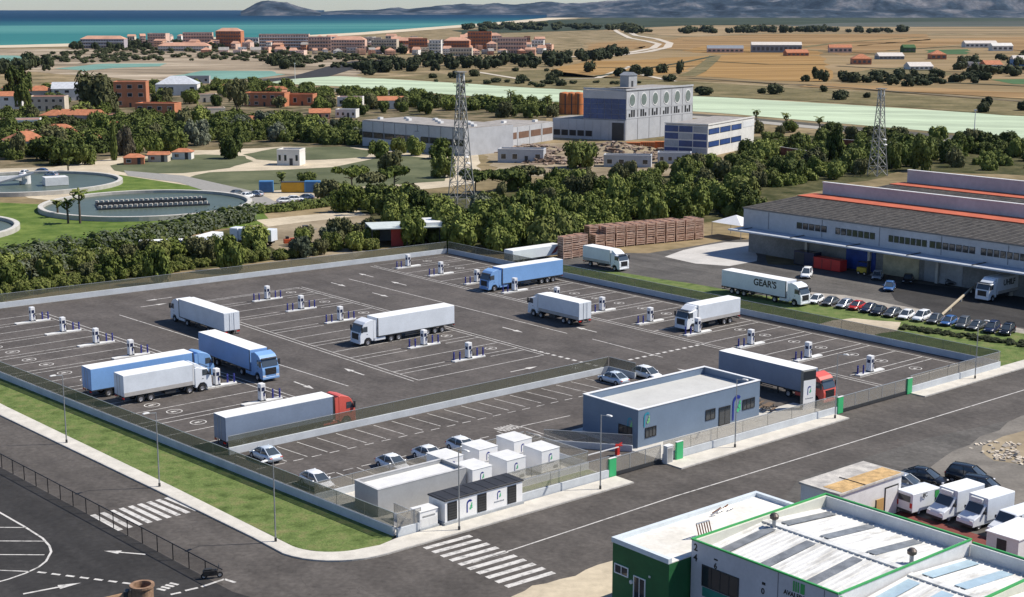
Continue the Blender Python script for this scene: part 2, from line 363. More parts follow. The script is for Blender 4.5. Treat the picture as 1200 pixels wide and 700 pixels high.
for a, b, l in [(26.25,-.15,'bright green gate post at the end of the front wall by the barrier'),(35.5,-.55,'bright green gate panel standing in front of the blue-grey office wall'),(62.55,-.35,'bright green gate post below the red truck and totem sign'),(76,-.4,'bright green gate post at the right end of the long sliding gate')]:
    o = thing('gate_post', l, 'gate post', W(a,b), RU, 'green gate posts')
    bx(o, 'panel', GREENP, -.5, .5, -.12, .12, .02, 2.0, .03); bx(o, 'cap', OFFW, -.52, .52, -.14, .14, 2.003, 2.04)
o = thing('gate_pillar', 'grey-white control cabinet between sliding gate and green panel', 'pillar', W(33.8,-.6), RU)
bx(o, 'body', OFFW, -.45, .45, -.3, .3, .0, 1.9, .03); bx(o, 'door', STEEL, -.35, .35, -.318, -.304, .2, 1.7); bx(o, 'lid', WHITE, -.48, .48, -.34, .34, 1.905, 1.96)
# entrance barrier
o = thing('entrance_barrier', 'red and white barrier with raised red cross head by the entrance lane', 'barrier', W(31.6,4.6), RU)
bx(o, 'cabinet', RED, -.2, .2, -.18, .18, .1, 1.15, .02); bx(o, 'foot', CONC, -.3, .3, -.3, .3, 0, .1)
part(o, 'cross_head', lambda b: (b.extr([(-.55,.05),(-.45,.2),(.55,-.1),(.45,-.25)], -.22, -.19), b.extr([(-.55,-.1),(.45,.2),(.55,.05),(-.45,-.25)], -.188, -.16)), RED, loc=(0,0,1.25))
part(o, 'boom', lambda b: b.box(-5.2,-.1,-.25,-.31,-.05,.05), WHITE, loc=(0,0,1.05))
# lamp posts
def lamp(a, b, ang, label, h=7.5):
    o = thing('street_lamp', label, 'street lamp', W(a,b,.13 if b < 80 else 0), RU+ang, 'street lamps round the site')
    part(o, 'pole', lambda m: m.tube((0,0,.1),(0,0,h),.075,.045,10), STEEL, key='lamppole')
    part(o, 'base', lambda m: (m.tube((0,0,0),(0,0,.35),.12,.11,10)), DARK, key='lampbase')
    part(o, 'arm', lambda m: m.tube((0,0,h-.05),(.9,0,h+.12),.035,.03,6), STEEL, key='lamparm')
    part(o, 'head', lambda m: m.extr([(.8,h+.08),(.8,h+.2),(1.3,h+.24),(1.5,h+.18),(1.5,h+.12)], -.13, .13), OFFW, .02, key='lamphead')
for a, b, t, l in [(-8.9,5.8,200,'street lamp on the pavement at the rounded grass corner'),(-9.9,26,190,'street lamp beside the left zebra crossing'),(-10.9,45.8,190,'street lamp on left pavement, farthest of the three beside the grass verge'),
    (5.2,-2.3,-90,'street lamp in front of the white kiosk by the zebra crossing'),(22.6,-2.3,-90,'street lamp at the car entrance near the green gate post'),(43,-1.6,-90,'street lamp on the pavement in front of the office'),
    (60.2,-1.5,-90,'street lamp at the end of pavement near totem sign'),(88.4,-1.6,-90,'street lamp on the pavement by the far right wall corner')]: lamp(a, b, R(t), l)

# ------------------------------------------------------------------ logo: arch with leaf dots, drawn in the xz plane facing -y
def logo(parent, x, z, y, s, rz=0., mats=(None, None)):
    def arch(b):
        n = 14; pts = []
        b.box(-.5,-.32,-.012,0,-.9,.2)
        for i in range(n):
            t0, t1 = math.pi-math.pi*.78*i/n, math.pi-math.pi*.78*(i+1)/n
            w0, w1 = .18+.06*math.sin(math.pi*i/n), .18+.06*math.sin(math.pi*(i+1)/n)
            q = [(.0+r*math.cos(t), y_, .2+r*math.sin(t)*1.15) for (r,t,y_) in ((.5,t0,-.012),(.5,t1,-.012),(.5-w1,t1,-.012),(.5-w0,t0,-.012))]
            b.poly(q[::-1])
    def dots(b):
        for cx, cz, r in [(.28,-.1,.16),(.12,-.42,.15),(.36,-.36,.09),(.34,.2,.1)]:
            b.poly([(cx+r*math.cos(2*math.pi*i/10), -.012, cz+r*math.sin(2*math.pi*i/10)*1.1) for i in range(10)])
    m1 = mats[0] or LOGOB; m2 = mats[1] or LOGOG
    for nm, f, m in (('logo_arch', arch, m1), ('logo_dots', dots, m2)):
        ob(nm, cm(nm, f, m), parent, (x,y,z), rz, s)
def wordmark(parent, x, z, y, s):
    """the small grey line under the logo: too small in the photograph to read, so a row of strokes"""
    def f(b):
        xx = -1.
        for k, w_ in enumerate((.16,.12,.2,.1,.18,.14,.2,.12,.16,.14)): b.box(xx, xx+w_, -.01, 0, -.09, .09 if k % 3 else .13); xx += w_+.05
    ob('wordmark', cm('wordmark', f, GREYT), parent, (x,y,z), 0, s)
GREYT = mat('grey_text', (.3,.32,.36), .6, var=0)

# ------------------------------------------------------------------ office
OFF = mat('office_cladding', (.155,.21,.29), .55, var=.05, scale=.4, bump=.05)
o = thing('office_building', 'blue-grey flat-roofed office with parapet and logo beside the forecourt', 'building', W(34.9,4.9), RU)
def office_walls(b):
    L, D, H = 19.6, 8.6, 4.25
    b.box(0,L,0,.25,-.05,H); b.box(0,L,D-.25,D,-.05,H); b.box(0,.25,.252,D-.252,-.05,H); b.box(L-.25,L,.252,D-.252,-.05,H)
part(o, 'wall', office_walls, OFF)
bx(o, 'roof', mat('roof_membrane',(.5,.5,.48),.8,var=.06,scale=.3,bump=.1), .25, 19.35, .25, 8.35, 3.3, 3.45)
part(o, 'parapet_coping', lambda b: (b.box(-.06,19.66,-.06,.31,4.253,4.32), b.box(-.06,19.66,8.29,8.66,4.253,4.32), b.box(-.06,.31,.312,8.288,4.253,4.32), b.box(19.29,19.66,.312,8.288,4.253,4.32)), WHITE)
bx(o, 'plinth', CONC, -.05, 19.65, -.05, 8.65, -.06, .12)
bx(o, 'step', CONC, -1.0, 20.6, -1.4, -.06, -.06, .1)
INT = mat('blind', (.32,.29,.22), .8, var=.1, scale=3)
def window(parent, x, z, w, h, y=0., rz=0., panes=2, frame=BLACK, pane=GLASS, loc=(0,0,0)):
    f = part(parent, 'window', lambda b: (b.box(-w/2-.08,w/2+.08,-.05,.02,h/2,h/2+.08), b.box(-w/2-.08,w/2+.08,-.05,.02,-h/2-.08,-h/2), b.box(-w/2-.08,-w/2,-.05,.02,-h/2,h/2), b.box(w/2,w/2+.08,-.05,.02,-h/2,h/2), *[b.box(-w/2+w*i/panes-.03,-w/2+w*i/panes+.03,-.045,.02,-h/2,h/2) for i in range(1,panes)]), frame, key=('win',w,h,panes), loc=(x,y,z), rz=rz)
    for i in range(panes):
        p = part(f, 'pane', lambda b: b.box(-w/2/panes+.03,w/2/panes-.03,-.02,-.005,-h/2,h/2), pane, key=('pane',w/panes,h)); p.location = (-w/2+w*(i+.5)/panes,0,0)
    return f
for i, (x, z, ww, hh, p) in enumerate([(1.9,1.55,1.5,.95,3),(11.3,1.75,1.4,1.05,2),(17.7,1.85,1.9,1.05,3)]): window(o, x, z, ww, hh, -.02, 0, p)
window(o, -.02, 1.6, 1.9, 1.0, 1.9, -math.pi/2, 3); window(o, 19.62, 1.6, 2.2, 1.0, 4., math.pi/2, 3)
d = bx(o, 'door', BLACK, 12.7, 14.6, -.06, -.005, .1, 2.25); 
for k in range(2): bx(d, 'door_leaf', GLASS, 12.78+k*.92, 13.6+k*.92, -.075, -.062, .2, 2.15)
logo(o, 15.7, 2.05, -.03, 1.5); bx(o, 'logo_stem', LOGOB, 14.95, 15.22, -.04, -.02, .35, 1.2)
TEAL = mat('logo_teal', (.03,.25,.36), .4, var=.1); LIME = mat('logo_lime', (.2,.5,.2), .4, var=.05)
logo(o, 1.3, 3.1, -.03, .95, 0, (TEAL, LIME)); logo(o, -.02, 2.6, 1.2, .8, -math.pi/2, (TEAL, LIME))
# picnic bench on the forecourt
WOOD = mat('weathered_wood', (.16,.11,.07), .8, var=.2, scale=3)
def bench(a, b, label):
    o = thing('picnic_table', label, 'picnic table', W(a,b,.06), RU+.3)
    bx(o, 'table_top', WOOD, -.9, .9, -.4, .4, .72, .78)
    for s in (-1, 1):
        bx(o, 'seat', WOOD, -.9, .9, s*.75-.14, s*.75+.14, .42, .47); bx(o, 'leg', DARK, s*.6-.05, s*.6+.05, -.75, .75, .36, .42); 
        part(o, 'leg', lambda m, s=s: (m.tube((s*.6,-.6,0),(s*.6,-.25,.72),.05), m.tube((s*.6,.6,0),(s*.6,.25,.72),.05)), DARK)
bench(57.6, 8.2, 'dark wooden picnic table on pale forecourt beside the office'); bench(57.0, 5.6, 'dark wooden picnic table nearer the front wall beside the office')
# totem sign
o = thing('totem_sign', 'tall white totem sign with blue logo in front of the red truck', 'sign', W(61.2,3.2), RU-.15)
bx(o, 'body', mat('totem_side',(.16,.16,.15),.5,var=.1), -1.0, 1.0, -.12, .28, 0, 4.7, .02); bx(o, 'face', WHITE, -.92, .95, -.16, -.122, .05, 3.55); bx(o, 'screen', GLASS, -.92, .95, -.15, -.122, 3.6, 4.6)
logo(o, 0, 2.35, -.165, .62); wordmark(o, 0, 1.35, -.165, .6)

# ------------------------------------------------------------------ equipment yard
SHED = mat('shed_render', (.33,.335,.34), .75, var=.06, scale=.5)
o = thing('grey_shed', 'grey flat-roofed shed with parapet inside the equipment yard', 'building', W(1.6,5.2,.06), RU)
part(o, 'wall', lambda b: (b.box(0,10.3,0,.2,-.05,2.6), b.box(0,10.3,3.6,3.8,-.05,2.6), b.box(0,.2,.202,3.598,-.05,2.6), b.box(10.1,10.3,.202,3.598,-.05,2.6)), SHED)
bx(o, 'roof', OFFW, .2, 10.1, .2, 3.6, 2.1, 2.25)
part(o, 'coping', lambda b: (b.box(-.03,10.33,-.03,.23,2.602,2.66), b.box(-.03,10.33,3.57,3.83,2.602,2.66), b.box(-.03,.23,.232,3.568,2.602,2.66), b.box(10.07,10.33,.232,3.568,2.602,2.66)), mat('coping',(.5,.5,.5),.7))
bx(o, 'door', STEEL, 10.305, 10.34, 1.2, 2.2, .05, 2.05)
def kiosk():
    o = thing('transformer_kiosk', 'long white kiosk with black roof, three black doors and blue logo on pavement', 'kiosk', W(4.9,-.6,.06), RU)
    bx(o, 'base', mat('kiosk_base',(.36,.38,.4),.8), -.12, 9.3, -.12, 2.5, -.05, .3)
    bx(o, 'wall', WHITE, 0, 9.2, 0, 2.4, .302, 2.3, .015)
    r = bx(o, 'roof', mat('black_roof',(.03,.03,.034),.6,var=.15), -.1, 9.3, -.1, 2.5, 2.303, 2.45, .02)
    for k in range(8): bx(r, 'roof_rib', DARK, .3+k*1.18, .36+k*1.18, 0, 2.4, 2.452, 2.48)
    for x in (.55, 4.0, 7.6):
        d = bx(o, 'door', BLACK, x-.45+.2, x+.62+.2, -.04, -.004, .42, 2.12)
        for k in range(6): bx(d, 'louvre', DARK, x-.37+.2, x+.54+.2, -.055, -.042, .55+k*.25, .72+k*.25)
    bx(o, 'side_door', OFFW, -.03, -.004, .5, 1.7, .45, 2.1)
    logo(o, 2.85, 1.35, -.012, .72); logo(o, 6.35, 1.6, -.012, .48); wordmark(o, 6.35, .95, -.012, .6)
kiosk()
o = thing('small_cabinet', 'small white cabinet left of the long kiosk on the pavement corner', 'cabinet', W(2.35,-.25,.06), RU)
bx(o, 'base', mat('kiosk_base',(.4,.4,.4)), -.1, 2.1, -.1, 1.5, -.05, .25); bx(o, 'body', WHITE, 0, 2.0, 0, 1.4, .252, 1.75, .02); bx(o, 'lid', OFFW, -.06, 2.06, -.06, 1.46, 1.753, 1.85, .02)
bx(o, 'vent', STEEL, .3, 1.7, -.02, -.004, 1.2, 1.35); bx(o, 'door', OFFW, .1, .98, -.016, -.004, .35, 1.1); bx(o, 'door', OFFW, 1.02, 1.9, -.016, -.004, .35, 1.1)
BATS = [(21.2,9.1,2.4,'rear row, rightmost'),(16.7,9.2,2.4,'rear row, middle'),(21.2,4.8,2.4,'front row, rightmost by the yard wall'),(16.6,4.7,2.4,'front row, middle, behind kiosk'),(12.1,9.0,2.4,'rear row, leftmost, behind grey shed'),(12.2,4.6,2.4,'front row, leftmost, touching shed and kiosk roof')]
for a, b, h, l in BATS:
    o = thing('battery_unit', 'white battery unit with blue logo, '+l, 'battery unit', W(a,b,.06), RU, 'white battery units')
    bx(o, 'base', STEEL, 0, 2.4, 0, 2.8, -.03, .18); bx(o, 'body', WHITE, -.02, 2.42, -.02, 2.82, .182, h, .02); bx(o, 'lid', OFFW, -.06, 2.46, -.06, 2.86, h+.003, h+.08, .02)
    bx(o, 'vent', STEEL, 1.6, 2.2, -.045, -.022, .4, .7); logo(o, 1.2, h-.75, -.03, .5); wordmark(o, 1.2, h-1.35, -.03, .5)

# ------------------------------------------------------------------ charging islands
ISL = mat('island_concrete', (.66,.66,.64), .8, var=.08, scale=1.5)
SCREEN = mat('charger_screen', (.02,.03,.08), .15, var=0)
def island(a, b, ends, row, k):
    pos = f'{ordinal(k)} from the front in the {row} row'
    o = tag(ob('charging_island', cm('island', lambda m: (m.prism([(-2.6,-.42),(2.6,-.42),(2.75,0),(2.6,.42),(-2.6,.42),(-2.75,0)], -.02, .16)), ISL, .02), None, W(a,b,.02), RU), f'white concrete charging island, {pos}', 'traffic island', 'charging islands')
    c = thing('charging_station', f'white truck charging station, {pos}', 'charger', W(a,b,.18), RU+math.pi/2*0, 'charging stations')
    part(c, 'body', lambda m: m.extr([(-.32,.12),(-.32,2.06),(-.2,2.12),(.32,2.12),(.32,.12)], -.38, .38), WHITE, .015, key='chbody')
    part(c, 'foot', lambda m: m.box(-.36,.36,-.4,.4,0,.118), DARK, key='chfoot')
    s = part(c, 'screen', lambda m: m.box(-.2,.2,-.405,-.384,1.25,1.7), SCREEN, key='chscr'); part(c, 'screen', lambda m: m.box(-.345,-.324,-.22,.22,1.2,1.6), SCREEN, key='chscr2')
    part(c, 'badge', lambda m: m.box(.02,.2,-.405,-.384,.6,1.0), LOGOB, key='chbadge')
    part(c, 'plug_holder', lambda m: (m.box(.304,.4,-.12,.12,.95,1.35), m.box(.1,.3,-.48,-.366,1.05,1.2)), BLACK, key='chplug')
    def cable(m):
        pts = [Vector((.2,-.48,1.05)), Vector((.35,-.55,.6)), Vector((.45,-.52,.35)), Vector((.5,-.35,.5)), Vector((.48,-.05,1.0))]
        for p, q in zip(pts, pts[1:]): m.tube(p, q, .03, n=6)
    part(c, 'cable', cable, BLACK, key='chcable')
    for e in ends:
        for q, y in ((0,-.16*e),(1,.16*e)):
            p = W(a+e*(2.35-.75*q), b+y, .18)
            l = f'navy bollard, {"outer" if q == 0 else "inner"} one at {"right" if e > 0 else "left"} end of {ordinal(k)} island from front, {row} row'
            t = thing('bollard', l, 'bollard', p, 0, 'navy blue bollards')
            part(t, 'post', lambda m: m.lathe([(.11,.0),(.11,1.05),(.09,1.12),(0,1.14)], 12), NAVY, key='bolpost'); part(t, 'band', lambda m: m.lathe([(.113,.85),(.113,.98)], 12), mat('bollard_band',(.1,.12,.4),.4), key='bolband')
for k, b in enumerate(ROWA): island(fA(b)-3.3, b, (1,), 'left', k)
for k, b in enumerate([48,58,79,90,100.2]): island(46, b, (-1,1), 'middle', k)
for k, b in enumerate(ROWD): island(81, b, (-1,), 'right', k)
# ------------------------------------------------------------------ vehicles (local +x is forward, origin on the ground under the middle)
def wheel(parent, x, y, r, w, rim=RIM):
    t = part(parent, 'wheel', lambda b: b.lathe([(.55*r,-w/2),(.93*r,-w/2),(r,-w/2+.05),(r,w/2-.05),(.93*r,w/2),(.55*r,w/2)], 20), RUBBER, key=('tyre',r,w), smooth=False)
    t.location = (x, y, r); t.rotation_euler = (math.pi/2, 0, 0)
    def f(b):
        b.lathe([(0,-w/2+.02),(.2*r,-w/2+.0),(.24*r,-w/2+.06),(.5*r,-w/2+.05),(.56*r,-w/2+.01)], 16); b.lathe([(.56*r,w/2-.01),(.5*r,w/2-.05),(.24*r,w/2-.06),(.2*r,w/2),(0,w/2-.02)], 16)
    part(t, 'rim', f, rim, key=('rim',r,w)); return t
CABGLASS = mat('cab_glass', (.05,.065,.08), .05, var=.05, spec=.9)
LENS = mat('lamp_lens', (.7,.7,.72), .1, var=0); TAIL = mat('tail_lens', (.5,.02,.015), .25, var=0)
TRAILW = mat('trailer_white', (.66,.70,.75), .4, var=.05, scale=.5); TRAILR = mat('trailer_roof', (.82,.82,.8), .5, var=.04, scale=.4)
PAINTS = {'white': mat('truck_white',(.74,.77,.81),.3,var=.03), 'blue': mat('truck_blue',(.2,.37,.66),.32,var=.05,scale=.4), 'red': mat('truck_red',(.62,.11,.085),.3,var=.05),
          'grey': mat('trailer_grey',(.2,.25,.34),.4,var=.06,scale=.4)}
def cab(o, X, paint, tall=True, key=''):
    """cab-over cab; X = x of its front face"""
    top = 3.55 if tall else 3.05
    prof = [(X-2.25,.75),(X-2.25,top),(X-1.9,top+.08),(X-.95,top-.2),(X-.55,3.0 if tall else 2.85),(X-.12,1.95),(X,1.5),(X-.02,.42),(X-.62,.40),(X-.75,.85),(X-1.05,1.12),(X-1.55,1.12),(X-1.85,.85),(X-1.95,.6),(X-2.25,.6)]
    c = part(o, 'cab', lambda b: b.extr(prof, -1.22, 1.22), paint, .05, key=('cab',X,tall))
    ang = math.atan2(.43, 1.05)
    part(c, 'windscreen', lambda b: b.extr([(X-.52,2.92 if tall else 2.78),(X-.11,1.98),(X-.075,2.0),(X-.485,2.95 if tall else 2.8)][::-1], -1.08, 1.08), CABGLASS, key=('ws',X,tall))
    part(c, 'sun_visor', lambda b: b.extr([(X-.5,2.98),(X-.25,2.9),(X-.24,2.93),(X-.5,3.04)], -1.1, 1.1), DARK, key=('visor',X))
    for s in (-1, 1):
        y0, y1 = (1.222, 1.24) if s > 0 else (-1.24, -1.222)
        part(c, 'side_window', lambda b: b.extr([(X-1.25,2.0),(X-1.25,2.75),(X-.62,2.75),(X-.3,2.05)], y0, y1), CABGLASS, key=('sw',X,s))
        part(c, 'door_handle', lambda b: b.box(X-1.3,X-1.1,y0,y1,1.6,1.66), DARK, key=('dh',X,s))
        part(c, 'mirror', lambda b: (b.box(X-.32,X-.18,s*1.28-.02 if s > 0 else s*1.5,s*1.5 if s > 0 else s*1.28+.02,2.0,2.75), b.box(X-.3,X-.2,min(s*1.2,s*1.3),max(s*1.2,s*1.3),2.6,2.66)), DARK, key=('mir',X,s))
        part(c, 'headlight', lambda b: b.box(X-.12,X+.02,min(s*.72,s*1.16),max(s*.72,s*1.16),.72,.92), LENS, key=('hl',X,s))
        if tall: part(c, 'side_deflector', lambda b: b.extr([(X-2.7,.9),(X-2.7,3.45),(X-2.26,3.5),(X-2.26,.9)], min(s*1.16,s*1.21), max(s*1.16,s*1.21)), paint, key=('sdf',X,s))
    g = part(c, 'grille', lambda b: b.box(X-.05,X+.012,-.78,.78,.95,1.8), BLACK, key=('gr',X))
    for k in range(4): part(g, 'grille_bar', lambda b: b.box(X+.013,X+.03,-.74,.74,1.02+k*.2,1.08+k*.2), DARK, key=('grb',X,k))
    part(c, 'bumper', lambda b: b.box(X-.3,X+.04,-1.2,1.2,.38,.66), DARK if key == 'dk' else paint, .03, key=('bump',X))
    return c
def rear(o, x, y, z0, z1, m):
    for s in (-1, 1):
        d = part(o, 'rear_door', lambda b: b.box(x-.03,x-.003,min(s*.02,s*y),max(s*.02,s*y),z0+.05,z1-.06), m, key=('rd',x,s,z0,z1))
        part(d, 'lock_rod', lambda b: b.tube((x-.05,s*.35,z0+.08),(x-.05,s*.35,z1-.1),.025,n=6), STEEL, key=('rod',x,s))
        part(o, 'tail_light', lambda b: b.box(x-.04,x+.05,min(s*.75,s*1.2),max(s*.75,s*1.2),z0-.28,z0-.12), TAIL, key=('tl',x,s))
    part(o, 'underrun_bar', lambda b: (b.box(x+.02,x+.12,-1.15,1.15,.48,.6), b.box(x+.02,x+.1,-.6,-.5,.6,z0-.1), b.box(x+.02,x+.1,.5,.6,.6,z0-.1)), DARK, key=('ur',x))
def semi(cabp, boxm, loc, rz, label, letters=None, axles=1, roofm=None):
    o = thing('semi_truck', label, 'truck', loc, rz, 'articulated trucks')
    cab(o, 8.25, PAINTS[cabp])
    b0, b1 = 1.12, 3.72
    t = part(o, 'trailer_box', lambda b: b.box(-8.2,5.35,-1.27,1.27,b0,b1), boxm, .02, key='trailerbox')
    part(t, 'trailer_roof', lambda b: b.box(-8.19,5.34,-1.25,1.25,b1+.002,b1+.03), roofm or TRAILR, key='trailerroof')
    part(t, 'front_corner', lambda b: (b.box(5.2,5.37,-1.285,-1.272,b0,b1), b.box(5.2,5.37,1.272,1.285,b0,b1)), DARK, key='trcorner')
    part(t, 'side_rail', lambda b: (b.box(-8.18,5.3,-1.28,-1.2,b0-.12,b0-.003), b.box(-8.18,5.3,1.2,1.28,b0-.12,b0-.003)), DARK, key='trrail')
    rear(o, -8.2, 1.2, b0, b1, boxm)
    part(o, 'chassis', lambda b: (b.box(-8.0,4.6,-.5,-.38,.78,1.0), b.box(-8.0,4.6,.38,.5,.78,1.0), b.box(1.6,6.1,-.42,-.3,.6,.77), b.box(1.6,6.1,.3,.42,.6,.77), b.box(2.2,3.6,-.6,.6,1.0,1.08)), DARK, key='chassis')
    for s in (-1, 1):
        part(o, 'fuel_tank', lambda b: b.box(3.9,5.85,min(s*.7,s*1.17),max(s*.7,s*1.17),.48,1.0), PAINTS[cabp], .08, key=('tank',s))
        part(o, 'landing_leg', lambda b: b.box(1.0,1.14,min(s*.75,s*.9),max(s*.75,s*.9),.1,1.0), DARK, key=('lleg',s))
        part(o, 'side_guard', lambda b: (b.box(-2.4,.6,min(s*1.18,s*1.22),max(s*1.18,s*1.22),.5,.62), b.box(-2.4,.6,min(s*1.18,s*1.22),max(s*1.18,s*1.22),.78,.88)), DARK, key=('sg',s))
        for x in (6.95, 3.0)+((1.7,) if axles == 2 else ())+(-3.4,-4.7,-6.0): wheel(o, x, s*1.07, .5, .34)
    if letters:
        text(t, letters, 1.5, BLACK, (1.0,-1.283,2.7), (math.pi/2,0,0))
    return o
def rigid(loc, rz, label, boxm=None, L=11.6, letters=None, cabp='white', group='rigid box trucks', eight=True):
    o = thing('box_truck', label, 'truck', loc, rz, group)
    boxm = boxm or TRAILW; F = L/2; b0, b1 = 1.05, 3.62
    cab(o, F, PAINTS[cabp], False)
    part(o, 'roof_deflector', lambda b: b.extr([(F-2.2,3.15),(F-2.2,3.6),(F-1.9,3.58),(F-1.0,3.0)], -1.05, 1.05), PAINTS[cabp], .03, key=('rdef',F))
    t = part(o, 'cargo_box', lambda b: b.box(-F+.05,F-2.4,-1.25,1.25,b0,b1), boxm, .03, key=('cbox',F))
    part(t, 'box_roof', lambda b: b.box(-F+.07,F-2.42,-1.22,1.22,b1+.002,b1+.03), TRAILR, key=('cbroof',F))
    part(t, 'front_edge', lambda b: (b.box(F-2.55,F-2.38,-1.265,-1.252,b0,b1), b.box(F-2.55,F-2.38,1.252,1.265,b0,b1)), OFFW, key=('cbed',F))
    SK = mat('side_skirt', (.42,.4,.38), .5, var=.1)
    part(t, 'lower_band', lambda b: (b.box(-F+.1,F-2.6,-1.262,-1.252,b0+.02,b0+.5), b.box(-F+.1,F-2.6,1.252,1.262,b0+.02,b0+.5)), SK, key=('band',F))
    rear(o, -F+.05, 1.2, b0, b1, boxm)
    part(o, 'chassis', lambda b: (b.box(-F+.2,F-2.2,-.5,-.38,.72,1.03), b.box(-F+.2,F-2.2,.38,.5,.72,1.03), b.box(-.4,1.0,-1.1,1.1,.5,.95)), DARK, key=('rch',F))
    xs = (F-1.3, F-3.0, -F+2.2, -F+3.5) if eight else (F-1.3, -F+2.0)
    for s in (-1, 1):
        for x in xs: wheel(o, x, s*1.05, .48, .32)
    if letters: text(t, letters, 1.3, BLACK, (0,1.262,2.7), (math.pi/2,0,math.pi))
    return o
def D(d): return RU+R({'u+':0,'v+':90,'u-':180,'v-':-90}[d])
GREYT_ = PAINTS['grey']; BLUEM = PAINTS['blue']
semi('white', TRAILW, W(28,87.6,.02), D('v+'), 'white semi-truck driving away up the left aisle, rear doors facing the blue truck')
semi('blue', BLUEM, W(19.6,62.8,.02), D('v-'), 'blue semi-truck coming down the left aisle toward the red truck')
semi('blue', BLUEM, W(6.9,62.1,.02), D('u+'), 'blue semi-truck parked in a left bay behind the white rigid truck')
rigid(W(6.2,57.0,.02), D('u+'), 'white rigid box truck parked in left bay in front of the blue trailer')
semi('red', GREYT_, W(9.0,33.3,.02), D('u+'), 'semi-truck with red cab and grey trailer beside divider wall')
semi('white', TRAILW, W(47,64.2,.02), D('u-'), 'white semi-truck parked in the middle charging block', axles=2)
semi('blue', BLUEM, W(85.3,83.2,.02), D('u-'), 'blue semi-truck parked in the right row near the back wall')
rigid(W(71.7,58.6,.02), D('v+'), 'white rigid box truck driving up the right aisle, tail lights toward camera')
rigid(W(86.0,41.6,.02), D('u-'), 'white rigid box truck parked in right row beside the glazed wall')
semi('red', GREYT_, W(64.7,11.0,.02), D('v-'), 'semi-truck with red cab and grey trailer leaving between office and gate')
